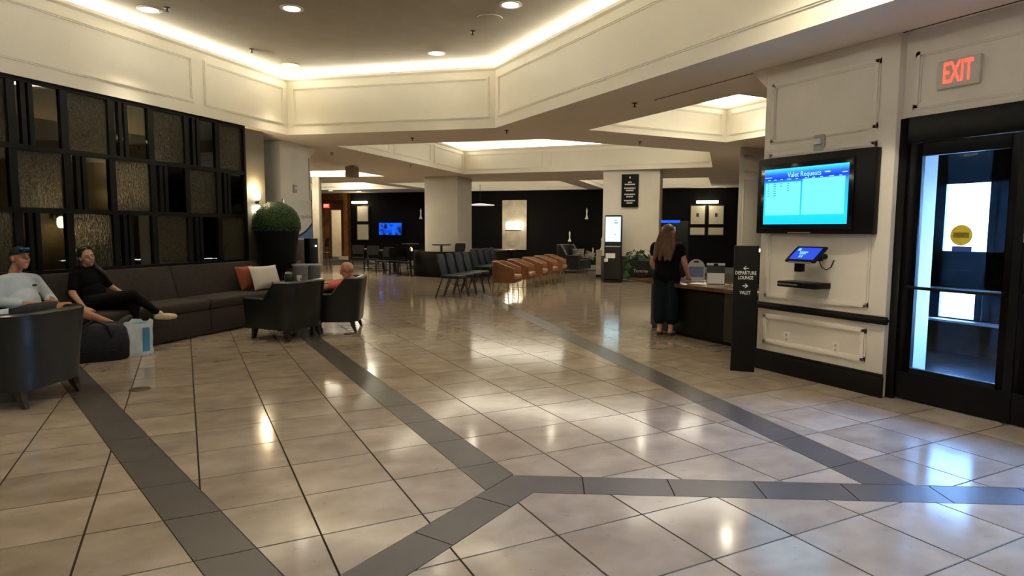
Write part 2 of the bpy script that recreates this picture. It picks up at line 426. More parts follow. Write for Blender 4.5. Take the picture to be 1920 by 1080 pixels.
# ---- outer walls
def wallseg(name, a, b, th, z0, z1, mat, label, parent=None):
    a, b = Vector(a), Vector(b); d = (b-a).normalized(); nn = Vector((d.y, -d.x))*th
    o = MB().prism([tuple(a), tuple(b), tuple(b+nn), tuple(a+nn)], z0, z1).build(name, mat, parent)
    return struct(o, label) if parent is None else o
wallseg('wall_rear', (7.7*K+.2, -6), (-10, -6), .2, 0, 4.6, WALLP, 'beige wall behind the viewer')
wallseg('wall_side', (-10, -6), (-10, 40), -.2, 0, 4.6, WALLP, 'beige far left wall')
wallseg('wall_far_right', (24, YE), (24, 40), .2, 0, 4.6, DARKW, 'dark far right wall')
wallseg('wall_far_end', (-10, 40), (24, 40), -.2, 0, 4.6, DARKW, 'dark far end wall')
# back wall of the lounge x+y = const
DB = 35.3*K
bwl = wallseg('wall_back', (6.5*K, DB-6.5*K), (24, DB-24), -.2, 0, ZS, DARKW, 'black back wall of the far lounge')
# left wall (sconce wall) right of the screen
DS = 9.95*K
def sw(s, t, z=0): return (s*R2+t*R2, DS+s*R2-t*R2, z)    # along sofa, out from screen
struct(MB().prism([sw(1.33, -.12)[:2], sw(2.0, -.12)[:2], sw(2.0, -.35)[:2], sw(1.33, -.35)[:2]], 0, ZS).build('wall_left', TAUPE), 'taupe wall with a sconce beside the glass screen')
# room behind the screen
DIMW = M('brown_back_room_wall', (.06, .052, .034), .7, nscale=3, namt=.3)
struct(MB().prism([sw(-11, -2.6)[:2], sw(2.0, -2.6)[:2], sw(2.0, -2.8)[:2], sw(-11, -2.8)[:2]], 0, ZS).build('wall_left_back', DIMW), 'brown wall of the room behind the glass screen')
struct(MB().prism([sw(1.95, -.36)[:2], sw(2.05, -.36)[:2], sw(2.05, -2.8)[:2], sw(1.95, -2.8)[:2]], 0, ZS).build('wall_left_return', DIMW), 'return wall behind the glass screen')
# ---- columns
def column(name, poly, label, base=None, baseh=0, z1=None, bmat=None, mat=None):
    o = struct(MB().prism(poly, 0, z1 or ZS).build(name, mat or COLP, bevel=.015), label)
    if base:
        cx = sum(p[0] for p in poly)/len(poly); cy = sum(p[1] for p in poly)/len(poly)
        MB().prism([(cx+(p[0]-cx)*base, cy+(p[1]-cy)*base) for p in poly], 0, baseh).build('wainscot', bmat or BLACK, o, bevel=.012)
    return o
def q45(L, w, dep):                # L = left corner, face along (1,-1), depth along (1,1)
    L = Vector(L); a = Vector((R2, -R2))*w; b = Vector((R2, R2))*dep; return [tuple(L), tuple(L+a), tuple(L+a+b), tuple(L+b)]
c2L = TD(796, 400, 25*K); c2R = TD(858, 400, 25*K)
column('wall_column_2', q45((c2L.x, c2L.y), (c2R-c2L).length, 1.25), 'white square column behind the curved black half wall')
c3L = TD(1130, 400, 24.2*K); c3R = TD(1236, 400, 24.2*K)
column('wall_column_3', q45((c3L.x, c3L.y), (c3R-c3L).length, .9), 'white column carrying the black directory sign', 1.03, .74, bmat=M('charcoal_wainscot', (.035, .035, .037), .5, nscale=5))
a, b = SD(525, 300, 10.62*K), SD(582, 300, 10.62*K)
c1 = column('wall_column_1', [(a.x, a.y), (b.x, b.y), (b.x-.5, b.y+.5), (a.x-.5, a.y+.5)], 'white column at the end of the sofa', mat=M('column_white', (.8, .8, .78), .55, nscale=3, namt=.03))
# bracket on top of column 1 and narrow beige return behind it
MB().add([(b.x, b.y, ZS), (b.x+.17, b.y+.17, ZS), (b.x, b.y, ZS-.22), (b.x-.4, b.y+.4, ZS), (b.x-.23, b.y+.57, ZS), (b.x-.4, b.y+.4, ZS-.22)], [(0, 1, 2), (3, 5, 4), (0, 2, 5, 3), (1, 4, 5, 2), (0, 3, 4, 1)]).build('bracket', SOFF, c1)
fr = frame(((a+b)/2), (R2, R2, 0), (0, 0, 1))
w1 = (b-a).length; e1 = (b-a).normalized(); n1 = Vector((R2, -R2, 0))
mb = MB(); p, q = b-e1*.075, b-e1*.06
mb.prism([p[:2], q[:2], (q+n1*.01)[:2], (p+n1*.01)[:2]], .9, ZS-.25); mb.build('edge_moulding', M('moulding_grey', (.3, .3, .3), .5, nscale=5), c1)
a, b = F(584, 331, ZS), F(597, 331, ZS)
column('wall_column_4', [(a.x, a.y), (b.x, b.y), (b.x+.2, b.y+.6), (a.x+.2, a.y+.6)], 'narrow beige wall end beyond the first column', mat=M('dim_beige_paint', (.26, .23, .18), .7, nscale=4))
# column 5: white pier right of the far pictures, beside the desk
a, b = F(1388, 275, ZS), F(1428, 278, ZS)
c5 = column('wall_column_5', [(a.x, a.y), (b.x+.35, a.y), (b.x+1.1, a.y+.7), (a.x+.76, a.y+.7)], 'white panelled pier beyond the reception desk')
for z0, z1 in ((.9, 2.55), (2.7, 3.05)):
    mb = MB(); x0, x1, y = a.x+.13, b.x+.2, a.y
    for bx in (((x0, z0), (x1, z0+.03)), ((x0, z1-.03), (x1, z1)), ((x0, z0), (x0+.03, z1)), ((x1-.03, z0), (x1, z1))):
        mb.bb((bx[0][0], y-.015, bx[0][1]), (bx[1][0], y, bx[1][1]))
    mb.build('panel_moulding', COLP, c5)
MB().bb((b.x-.1, a.y-.25, 0), (b.x+.3, a.y-.2, 2.62)).build('side_panel', M('grey_panel', (.10, .10, .105), .5, nscale=4), c5)
# ---- right wall: pier with mouldings, rail, baseboard
Y0, Y1 = 3.24*K, 4.55*K
pier = struct(MB().bb((XW, Y0, 0), (5.68*K, Y1, ZS)).build('wall_right', WALLP, bevel=.012), 'white panelled wall pier with screen and door beside it')
def wframe(y0, y1, z0, z1, x, parent, w=.028, mat=WALLP):
    mb = MB()
    for dep, g in ((.02, 0), (.011, .014)):
        for ya, yb, za, zb in ((y0-g, y1+g, z0-g, z0+w+g), (y0-g, y1+g, z1-w-g, z1+g), (y0-g, y0+w+g, z0, z1), (y1-w-g, y1+g, z0, z1)):
            mb.bb((x-dep, ya, za), (x, yb, zb))
    return mb.build('panel_moulding', mat, parent)
wframe(Y0+.18, Y1-.1, .30, .60, XW, pier); wframe(Y0+.18, Y1-.1, .80, 2.30, XW, pier); wframe(Y0+.18, Y1-.1, 2.42, 3.02, XW, pier)
MB().prism([(XW, Y1), (XW+.3, Y1), (XW+.3, Y1+.2), (XW, Y1+.2)], ZS-.001, ZS).add([(XW, Y1, ZS-.2), (XW+.5, Y1, ZS-.2), (XW, Y1+.2, ZS), (XW+.5, Y1+.2, ZS), (XW, Y1, ZS), (XW+.5, Y1, ZS)], [(0, 1, 3, 2), (0, 2, 4), (1, 5, 3), (0, 4, 5, 1), (2, 3, 5, 4)]).build('bracket', SOFF, pier)
struct(MB().bb((XW-.035, Y0-.03, .665), (XW, Y1+.02, .735)).bb((XW-.05, Y0-.04, .69), (XW, Y1+.02, .715)).build('trim_9', BLACK, bevel=.006), 'black chair rail on the white pier')
struct(MB().bb((XW-.03, Y0-.02, 0), (XW, Y1+.02, .19)).bb((XW-.018, Y0-.015, .19), (XW, Y1+.015, .215)).build('baseboard_right', BLACK, bevel=.006), 'tall black baseboard on the white pier')
# wall above and beside the doors
dw = struct(MB().bb((XD, -6, 2.26*K), (XD+.15, Y0, ZS)).bb((XD, -6, 0), (XD+.15, -.9, 2.26*K)).build('wall_right_door', WALLP), 'white wall above the entrance doors')
wframe(2.35*K-.5, Y0-.1, 2.55, 3.02, XD, dw)
# door frame + leaves
FRM = M('black_door_frame', (.004, .004, .005), .38, nscale=8, namt=.2, spec=.22)
def glass_mat(name, tint, refl=.06):
    m = bpy.data.materials.new(name); m.use_nodes = True; t = m.node_tree; t.nodes.remove(t.nodes['Principled BSDF'])
    o = t.nodes['Material Output']; tr_ = t.nodes.new('ShaderNodeBsdfTransparent'); tr_.inputs[0].default_value = (*tint, 1)
    g = t.nodes.new('ShaderNodeBsdfGlossy'); g.inputs['Roughness'].default_value = .02; g.inputs[0].default_value = (.9, .95, 1, 1)
    f = t.nodes.new('ShaderNodeFresnel'); f.inputs[0].default_value = 1.45
    mx = t.nodes.new('ShaderNodeMixShader'); t.links.new(f.outputs[0], mx.inputs[0]); t.links.new(tr_.outputs[0], mx.inputs[1]); t.links.new(g.outputs[0], mx.inputs[2]); t.links.new(mx.outputs[0], o.inputs[0])
    MATS[name] = m; return m
GLASS = glass_mat('door_glass', (.75, .86, .96))
yL, yR = 3.245*K, 2.375*K         # first leaf (hinge side, meeting side)
zh = 2.26*K
fr_ = struct(MB().bb((XD-.03, yL-.075, 0), (XD+.13, yL, zh)).bb((XD-.03, -.9, 2.06*K), (XD+.13, yL-.075, zh)).bb((XD-.03, -.9, 0), (XD+.13, -.82, 2.06*K)).bb((XD-.012, yR-.02-.93*2, 0), (XD+.1, yR-.05-.93*2, 2.06*K)).build('door_1_frame', FRM, bevel=.004), 'black metal frame of the entrance doors')
def leaf(name, y0, y1, label, hinge):
    z0, z1 = .012, 2.055*K; x0, x1 = XD, XD+.05
    g0, g1, h0, h1 = y0+.09, y1-.115, .275*K, 1.955*K
    o = struct(MB().bb((x0, y0, z0), (x1, g0, z1)).bb((x0, g1, z0), (x1, y1, z1)).bb((x0, g0, z0), (x1, g1, h0)).bb((x0, g0, h1), (x1, g1, z1)).build(name, FRM, bevel=.003), label)
    MB().bb((x0+.02, g0-.01, h0-.01), (x0+.028, g1+.01, h1+.01)).build('glass_pane', GLASS, o)
    zb = .925*K
    MB().tube([(x0-.05, g0-.03, zb), (x0-.05, g1+.04, zb)], .014, 10).bb((x0-.05, g0-.045, zb-.02), (x0, g0-.02, zb+.02)).bb((x0-.05, g1+.02, zb-.02), (x0, g1+.045, zb+.02)).build('push_bar', FRM, o, smooth=True)
    MB().bb((x0-.004, y0+.01, .02), (x0, y1-.01, .26)).build('kick_plate', FRM, o)
    MB().bb((x0+.005, y0, -.001), (x1-.005, y1, .012)).build('door_sweep', M('aluminium_threshold', (.35, .45, .55), .35, .8, nscale=20), o)
    return o
d1 = leaf('door_1', yR, yL-.075, 'black framed glass entrance door with a yellow round sticker', 1)
d2 = leaf('door_2', yR-.95, yR-.003, 'second black framed glass entrance door at the picture edge', 0)
d3 = leaf('door_3', yR-1.9, yR-.97, 'third black framed glass entrance door', 0)
MB().bb((XD-.012, yR-.03, .012), (XD, yR+.03, 2.055*K)).build('astragal', FRM, d1)
YEL = M('yellow_sticker', (.62, .50, .03), .5, nscale=30, namt=.1); BLU = M('blue_sticker', (.03, .07, .28), .5, nscale=30)
c = WX(1800, 441, XD-.0); R_ = .085
ms = frame((XD+.018, c.y, c.z), (0, -1, 0), (0, 0, 1))
def disc(name, c, r, mat, parent, right, up, th=.002, n=32, ry=None):
    m = frame(c, right, up); ry = ry or r
    mb = MB(); vs = [m @ Vector((r*math.cos(2*math.pi*k/n), ry*math.sin(2*math.pi*k/n), z)) for z in (0, th) for k in range(n)]
    mb.add(vs, [tuple(range(n-1, -1, -1)), tuple(range(n, 2*n))]+[(k, (k+1) % n, n+(k+1) % n, n+k) for k in range(n)])
    return mb.build(name, mat, parent)
tag(disc('sticker', (XD+.018, c.y, c.z), R_, YEL, d1, (0, -1, 0), (0, 0, 1)), 'round yellow safety sticker')
OLV = M('sticker_print', (.20, .16, .02), .6, nscale=30)
MB().bb((XD+.0145, c.y-.06, c.z-.022), (XD+.0165, c.y+.06, c.z+.022)).build('sticker_band', OLV, d1)
text('sticker_lettering', 'AUTOMATIC\nDOOR', .017, M('sticker_ink', (.05, .045, .01), .6, nscale=30), d1, frame((XD+.014, c.y, c.z+.045-.04), (0, -1, 0), (0, 0, 1)), .0005)
c = WX(1801, 467, XD); tag(MB().bb((XD+.015, c.y-.075, c.z-.022), (XD+.0175, c.y+.075, c.z+.022)).build('sticker', BLU, d1), 'small blue rectangular sticker')
# posted notice on the right leaf
PAPER = M('paper', (.75, .75, .74), .6, nscale=20, namt=.03)
# ---- vestibule beyond the doors
VX0, VX1, VY1 = 5.68*K, 7.7*K, 4.40*K
VW = M('vestibule_paint', (.55, .56, .58), .6, nscale=3, namt=.04)
DKF = M('vestibule_mat', (.07, .08, .095), .22, nscale=40, namt=.25, bump=.05, bscale=200)
struct(MB().bb((VX0, VY1, 0), (24, VY1+.12, 4.6)).build('wall_vestibule', M('vestibule_dark_paint', (.08, .09, .10), .5, nscale=3)), 'dark side wall of the entrance vestibule')
struct(MB().bb((XD+.16, -5.9, -.004), (VX1, VY1, .004)).build('floor_vestibule', DKF), 'dark entrance mat in the vestibule')
ow = MB()
gy = [-5.9, -4.6, -3.2, -1.8, -.4, 1.0, 2.4, 3.2*K, 3.75*K, VY1]
for ya, yb in zip(gy, gy[1:]):
    ow.bb((VX1, ya, 0), (VX1+.08, ya+.1, ZS))
ow.bb((VX1, gy[0], 0), (VX1+.08, VY1, .40*K)).bb((VX1, gy[0], .72*K), (VX1+.08, VY1, 1.15*K)).bb((VX1, gy[0], 1.9*K), (VX1+.08, VY1, ZS)).bb((VX1, VY1-.12, 0), (VX1+.08, VY1, ZS))
ow.bb((VX1, 3.2*K, .4*K), (VX1+.08, 3.77*K, ZS)); ow.bb((VX1, 3.85*K, .4*K), (VX1+.08, 3.92*K, .72*K))
fw_ = struct(ow.build('window_1', M('window_frame_dark', (.02, .03, .04), .4, nscale=6)), 'dark framed outer windows of the vestibule')
for ya, yb in zip(gy, gy[1:]):
    for z0, z1 in ((.4*K, .72*K), (1.15*K, 1.9*K)):
        MB().bb((VX1+.03, ya+.1, z0), (VX1+.036, min(yb, VY1-.12), z1)).build('pane', GLASS, fw_)
LEDG = M('pale_sill', (.6, .63, .66), .35, nscale=10, namt=.04)
for z_ in (.74*K, .385*K): MB().bb((VX1-.16, -5.9, z_-.025), (VX1, VY1, z_)).build('window_sill', LEDG, fw_)
# outdoors
CONC = M('concrete_pavement', (.5, .5, .49), .8, nscale=3, namt=.08)
struct(MB().bb((VX1+.08, -40, -.1), (60, YE-.13, -.03)).build('floor_outside', CONC), 'pale pavement outside the entrance')

BLD = M('pale_building_wall', (.62, .62, .6), .8, nscale=2, namt=.06)
bl_ = thing('building', 'pale building across the driveway seen through the entrance glass', 'building', (30, -6, -.03))
MB().bb((0, -14, 0), (6, 9, 7)).build('wall', BLD, bl_)
for y_ in (-10, -6, -2, 2, 6): MB().bb((-.05, y_-.7, 1.2), (.02, y_+.7, 2.8)).build('window', M('building_window', (.08, .1, .13), .1, nscale=3), bl_)
# upper closure of the tray void
struct(MB().bb((7.7*K+.08, -6, ZS), (7.7*K+.2, YE, 4.6)).build('wall_upper', WALLP), 'wall above the vestibule windows')
# ================================================================== LIGHTS, SEEN AND ADDED
RING = M('white_trim_ring', (.75, .72, .66), .5, nscale=10, namt=.03)
def downlight(x, y, z, label, power=1.0, group='recessed ceiling downlights', r=.12, size=42, col=WARM):
    t = thing('downlight', label, 'downlight', (x, y, z), 0, group)
    MB().lathe([(r*.86, 0), (r*1.22, -.001), (r*1.25, -.008), (r*.9, -.012), (r*.86, -.004)], n=28).build('trim_ring', RING, t, smooth=True)
    MB().lathe([(.001, -.0075), (r*.9, -.0075), (r*.9, -.003), (.001, -.003)], n=28).build('lens', BULB, t)
    L = bpy.data.lights.new('downlight_lamp', 'SPOT'); L.energy = DOWN_W*power*10; L.color = col; L.spot_size = math.radians(size*2); L.spot_blend = 1.0; L.shadow_soft_size = .07
    lo = bpy.data.objects.new('downlight_lamp', L); COL.objects.link(lo); lo.parent = t; lo.location = (0, 0, -.03)
    return t
ZC1 = 3.95*K-.002
for i, (px, py, lb) in enumerate(((280, 17, 'recessed round downlight nearest the left cove'), (547, 15, 'bright cool recessed downlight at top centre left of the tray ceiling'), (957, 8, 'recessed round downlight at the top edge beside the right cove'), (545, 121, 'small recessed downlight near the far left corner of the tray ceiling'), (818, 99, 'recessed downlight near the far cove of the tray ceiling'))):
    p = F(px, py, ZC1); downlight(p.x, p.y, ZC1, lb, size=36)
for i, (x, y) in enumerate(((-2.2, 7.0), (.2, 5.6), (2.8, 4.6), (-3.6, 4.2), (-.8, 2.6), (2.2, 1.4), (-3.6, .4), (-.5, -1.2), (3.4, -1.6), (3.9, 3.2))):  # unseen lamps added outside the view to light fascia, floor and pier
    downlight(x, y, ZC1, 'unseen recessed downlight added above the view to light the main tray and pier', (1.2, 2.6)[i == 9], size=(55, 68)[i == 9])
ZC2 = 3.80*K-.002
for x, y in ((6.2, 12.4), (8.6, 12.4), (6.6, 15.2), (8.9, 15.0), (10.6, 13.2)): downlight(x, y, ZC2, 'unseen downlight added inside the middle tray recess for bounce light', 1.0, size=78)  # unseen wide lamps added so the floor bounces light upward
for x, y in ((6.9, 7.2), (8.6, 8.2)): downlight(x, y, 3.75*K-.002, 'recessed downlight hidden inside the tray over the desk', 1.2, size=75)
for px, py, lb in ((620, 357, 'small cool downlight at the far wooden doorway'), (673, 358.5, 'tiny downlight above the far framed panels'), (1296, 353, 'left of three small downlights above the far pictures'), (1327, 353, 'middle of three small downlights above the far pictures'), (1359, 352, 'right of three small downlights above the far pictures')):
    p = F(px, py, ZS); downlight(p.x, p.y, ZS-.002, lb, .12, 'small far downlights', .11, 50)
for u, v in ((-14, 22), (-8, 22), (-2.5, 22)):  # unseen lamps added to lift the far soffit and second column
    x, y = uv(u, v); downlight(x, y, ZC2, 'unseen downlight added in a far tray recess to light the back area', 3.4, size=80)
for u, v in ((-13, 15.8), (-11.5, 16.0), (-10.3, 16.2)):  # lamps added out of sight to brighten floor and soffit at the back
    x, y = uv(u, v); downlight(x, y, 3.22*K-.002, 'unseen downlight added in the shallow tray recess to brighten the soffit', 2.4, size=75)
# ceiling fixtures
GRILL = M('speaker_grille', (.20, .185, .16), .8, nscale=80, namt=.3)
for px, py, lb in ((490, 99, 'round ceiling speaker grille near the left cove'), (918, 34, 'round ceiling speaker grille near the right cove')):
    p = F(px, py, ZC1); t = thing('ceiling_speaker', lb, 'speaker', (p.x, p.y, ZC1), 0, 'ceiling speakers')
    MB().lathe([(.001, -.01), (.15, -.012), (.155, -.004), (.17, 0), (.001, 0)], n=32).build('grille', GRILL, t, smooth=True)
    MB().lathe([(.155, -.014), (.175, -.012), (.178, 0), (.155, 0)], n=32).build('rim', TCEI, t, smooth=True)
def sprinkler(px, py, z, lb):
    p = F(px, py, z); t = thing('sprinkler', lb, 'sprinkler', (p.x, p.y, z-.001), 0, 'fire sprinklers')
    MB().lathe([(.001, 0), (.04, 0), (.04, -.006), (.02, -.012), (.001, -.012)], n=16).build('escutcheon', BLACKM, t, smooth=True)
    MB().tube([(0, 0, -.01), (0, 0, -.05)], .009, 8).lathe([(.001, -.055), (.022, -.055), (.022, -.05), (.001, -.05)], n=12).build('head', BLACKM, t)
for q in ((472, 92, ZC1, 'sprinkler head beside the left ceiling speaker'), (886, 58, ZC1, 'sprinkler head below the right ceiling speaker'), (313, 14, ZC1, 'sprinkler head beside the left downlight'), (773, 258, ZS, 'sprinkler on the soffit under the far fascia'), (950, 244, ZS, 'sprinkler on the soffit below the fascia corner'), (1190, 193, ZS, 'sprinkler on the soffit near the right joint line'), (1200, 265, ZS, 'sprinkler between the desk tray and the middle tray'), (622, 286, ZS, 'sprinkler on the soffit right of the white column'), (770, 309, ZS, 'sprinkler under the left edge of the middle tray')):
    sprinkler(*q)
p = F(660, 311, ZS); t = thing('wall_speaker', 'small beige box speaker hanging from the far soffit', 'speaker', (p.x, p.y, ZS), math.radians(45))
MB().box((0, 0, -.17), (.3, .26, .28)).build('cabinet', M('beige_box', (.36, .31, .23), .6, nscale=6), t, bevel=.02); MB().tube([(0, 0, 0), (0, 0, -.05)], .02).build('mount', BLACKM, t)
# sconce
def sconce(pos, n, lb, pw=1.0, s=1.0):
    t = thing('wall_sconce', lb, 'wall lamp', pos, math.atan2(n[1], n[0]))
    MB().box((.008, 0, 0), (.016, .08*s, .16*s)).build('backplate', BLACKM, t, bevel=.004)
    MB().tube([(.01, 0, 0), (.09*s, 0, 0)], .012).lathe([(.001, -.03*s), (.02*s, -.045*s), (.035*s, -.02*s), (.022*s, 0), (.035*s, .02*s), (.02*s, .045*s), (.001, .03*s)], (.1*s, 0, 0), 16).build('holder', M('bronze', (.06, .045, .03), .4, .8, nscale=20), t, smooth=True)
    for sg in (1, -1):
        MB().lathe([(.02*s, sg*.04*s), (.05*s, sg*.07*s), (.055*s, sg*.14*s), (.04*s, sg*.19*s), (.001, sg*.2*s)], (.1*s, 0, 0), 20).build('glass_shade', BULB, t, smooth=True)
    for sg in (1, -1):
        L = bpy.data.lights.new('sconce_lamp', 'POINT'); L.energy = 9*pw; L.color = (1, .74, .40); L.shadow_soft_size = .05
        lo = bpy.data.objects.new('sconce_lamp', L); COL.objects.link(lo); lo.parent = t; lo.location = (.16*s, 0, sg*.24*s)
    return t
p = SD(474, 380, DS+.17*1.414); n1 = (R2, -R2)
sconce((p.x, p.y, p.z), n1, 'lit up and down sconce on the taupe wall beside the topiary', 1.3)
p = SD(104, 400, DS+2.55*1.414); sconce((p.x, p.y, p.z), n1, 'lit sconce seen through the glass screen at left', 1.1, 1.2)
p = sw(1.0, -2.55, 2.3); sconce(p, n1, 'added sconce lighting the room behind the right end of the glass screen', .9, 1.0)  # made-up sconce that keeps the right-hand panes from going black
# ================================================================== GLASS SCREEN
def tex_glass():
    m = bpy.data.materials.new('rippled_glass'); m.use_nodes = True; t = m.node_tree; b = t.nodes['Principled BSDF']
    b.inputs['Base Color'].default_value = (.085, .076, .052, 1); b.inputs['Roughness'].default_value = .07; b.inputs['Transmission Weight'].default_value = .5; b.inputs['IOR'].default_value = 1.25
    g = t.nodes.new('ShaderNodeNewGeometry'); mp = t.nodes.new('ShaderNodeMapping'); mp.inputs['Scale'].default_value = (1, 1, .45)
    n = t.nodes.new('ShaderNodeTexNoise'); n.inputs['Scale'].default_value = 42; n.inputs['Detail'].default_value = 2
    t.links.new(g.outputs['Position'], mp.inputs[0]); t.links.new(mp.outputs[0], n.inputs['Vector'])
    bp = t.nodes.new('ShaderNodeBump'); bp.inputs['Strength'].default_value = 1.0; bp.inputs['Distance'].default_value = .025
    t.links.new(n.outputs['Fac'], bp.inputs['Height']); t.links.new(bp.outputs[0], b.inputs['Normal'])
    return m
RIP = tex_glass(); SMOKE = glass_mat('smoked_glass', (.36, .34, .28))
SCF = M('screen_frame_black', (.004, .0045, .004), .5, nscale=8, spec=.2)
scr = thing('glass_screen', 'tall black framed glass screen with rippled panes behind the long sofa', 'screen', sw(0, 0))
scr.rotation_euler = (0, 0, math.radians(45))     # local x along the sofa, local -y out from it
SL, SR = -6.2, 1.22*K
zr = [.30, .87*K, 1.55*K, 2.21*K, 2.915*K]
for z in zr: MB().bb((SL, -.04, z-.03), (SR, .04, z+.03)).build('rail', SCF, scr)
MB().bb((SL, -.04, 2.9*K), (SR, .04, ZS-.002)).build('top_rail', SCF, scr)
MB().bb((SR-.05, -.045, 0), (SR, .045, ZS-.003)).build('end_post', SCF, scr)
MB().bb((SL, -.045, 0), (SL+.05, .045, ZS-.003)).build('end_post', SCF, scr)
PER = 1.148*K
for row, off in ((0, -1.6), (1, -1.6), (2, -1.03), (3, -1.6)):
    z0, z1 = zr[row]+.03, zr[row+1]-.03
    for kq in range(-5, 4):
        o = off*K+kq*PER
        def pane(a, b, mat):
            a, b = max(a*K+o, SL+.05), min(b*K+o, SR-.05)
            if b-a > .01: MB().bb((a, -.004, z0-.01), (b, .004, z1+.01)).build('pane', mat, scr)
        def bar(a, b):
            a, b = a*K+o, b*K+o
            if b > SL+.05 and a < SR-.05: MB().bb((max(a, SL+.05), -.032, z0), (min(b, SR-.05), .032, z1)).build('bar', SCF, scr)
        pane(0, .5, RIP); bar(.5, .585); pane(.585, .64, SMOKE); bar(.64, .69); pane(.69, .72, SMOKE); bar(.72, .77); pane(.77, 1.065, SMOKE); bar(1.065, 1.148)
# ================================================================== LONG SOFA
SOFA = M('dark_brown_fabric', (.026, .019, .017), .85, nscale=20, namt=.25, bump=.3, bscale=250)
sf = thing('banquette_sofa', 'long dark brown upholstered sofa along the glass screen', 'sofa', sw(0, 0)); sf.rotation_euler = (0, 0, math.radians(45))
E0, E1 = -6.0, 1.36
MB().bb((E0, -.80, 0), (E1, -.06, .011)).build('plinth', BLACK, sf)
for k_ in range(4):
    a, b = E0+(E1-E0)*k_/4, E0+(E1-E0)*(k_+1)/4
    MB().bb((a+.002, -.90, .012), (b-.002, -.10, .36)).build('seat_base', SOFA, sf, bevel=.02)
    MB().bb((a+.004, -.92, .355), (b-.004, -.30, .50)).build('seat_cushion', SOFA, sf, bevel=.045, seg=3)
    MB().add([(x, y, z) for x in (a+.003, b-.003) for y, z in ((-.06, .1), (-.06, .93), (-.20, .955), (-.34, .5), (-.34, .1))], [(4, 3, 2, 1, 0), (5, 6, 7, 8, 9)]+[(i, (i+1) % 5, 5+(i+1) % 5, 5+i) for i in range(5)]).build('backrest', SOFA, sf, bevel=.03, seg=3)
MB().bb((E1, -.9, .0), (E1+.12, -.06, .62)).build('arm', SOFA, sf, bevel=.03)
# pillows
def pillow(name, w, h, th, mat):
    mb = MB(); n = 12; rows = []
    for sgn in (1, -1):
        vs = []
        for i in range(n+1):
            for k in range(n+1):
                u, v = i/n*2-1, k/n*2-1
                pinch = 1-.10*(1-abs(u)**2)*(abs(v)) ; px_ = u*w/2*(1-.07*(1-v*v)*abs(u)); pz = v*h/2*(1-.07*(1-u*u)*abs(v))
                d = th/2*((1-u**4)*(1-v**4))**.6
                vs.append((px_, sgn*d, pz))
        fs = [(i*(n+1)+k, i*(n+1)+k+1, (i+1)*(n+1)+k+1, (i+1)*(n+1)+k) for i in range(n) for k in range(n)]
        mb.add(vs, fs)
    b = mb.build(name, mat, None, smooth=True)
    return b
p = sw(1.0, .64, .70)
o = pillow('pillow', .60, .40, .16, M('white_linen', (.62, .58, .55), .8, nscale=12, namt=.06, bump=.3, bscale=60)); o.location = p; o.rotation_euler = (math.radians(-18), 0, math.radians(40)); tag(o, 'white linen pillow leaning at the right end of the long sofa', 'pillow')
p = sw(.80, .44, .70)
o = pillow('pillow', .44, .40, .15, M('rust_fabric', (.25, .06, .03), .85, nscale=15)); o.location = p; o.rotation_euler = (math.radians(-18), 0, math.radians(50)); tag(o, 'rust red pillow half hidden behind the white pillow', 'pillow')
# ================================================================== SEATING
def ushell(w, d, r, th, hback, harm, z0, flare, nseg=7, curve=1.6, lip=.02):
    pts = []; X, Yb, Yf = w/2, -d/2, d/2
    for i in range(6): pts.append((Vector((-X, Yf+(Yb+r-Yf)*i/6)), Vector((-1, 0))))
    for i in range(nseg+1):
        a = math.pi+math.pi/2*i/nseg; pts.append((Vector((-X+r, Yb+r))+Vector((math.cos(a), math.sin(a)))*r, Vector((math.cos(a), math.sin(a)))))
    for i in range(1, 6): pts.append((Vector((-X+r+(2*X-2*r)*i/6, Yb)), Vector((0, -1))))
    for i in range(nseg+1):
        a = 1.5*math.pi+math.pi/2*i/nseg; pts.append((Vector((X-r, Yb+r))+Vector((math.cos(a), math.sin(a)))*r, Vector((math.cos(a), math.sin(a)))))
    for i in range(1, 7): pts.append((Vector((X, Yb+r+(Yf-Yb-r)*i/6)), Vector((1, 0))))
    rows = []
    for p, n in pts:
        f = max(0, min(1, (p.y-(Yb+r*.6))/(Yf-Yb-r*.6)))      # 0 at back, 1 at arm front
        g_ = f if curve < 1.3 else min(1, max(0, (f-.10)/.32)); g_ = g_*g_*(3-2*g_) if curve > 1.3 else g_; h = hback+(harm-hback)*g_; fl = flare*(1-.5*f)
        q = lambda k, z: (p.x+n.x*k, p.y+n.y*k, z)
        rows.append([q(-.0, z0), q(fl*.45, z0+(h-z0)*.5), q(fl, h-lip), q(fl-th*.15, h-lip*.25), q(fl-th*.5, h), q(fl-th*.85, h-lip*.25), q(fl-th, h-lip), q(-th+fl*.3, z0+(h-z0)*.5), q(-th, z0)])
    return MB().grid(rows, close=True, cap=True)
TEAL = M('dark_teal_leather', (.004, .0068, .0085), .30, nscale=9, namt=.25, bump=.05, bscale=90, spec=.6)
LEGW = M('dark_wood_leg', (.018, .012, .009), .35, nscale=30)
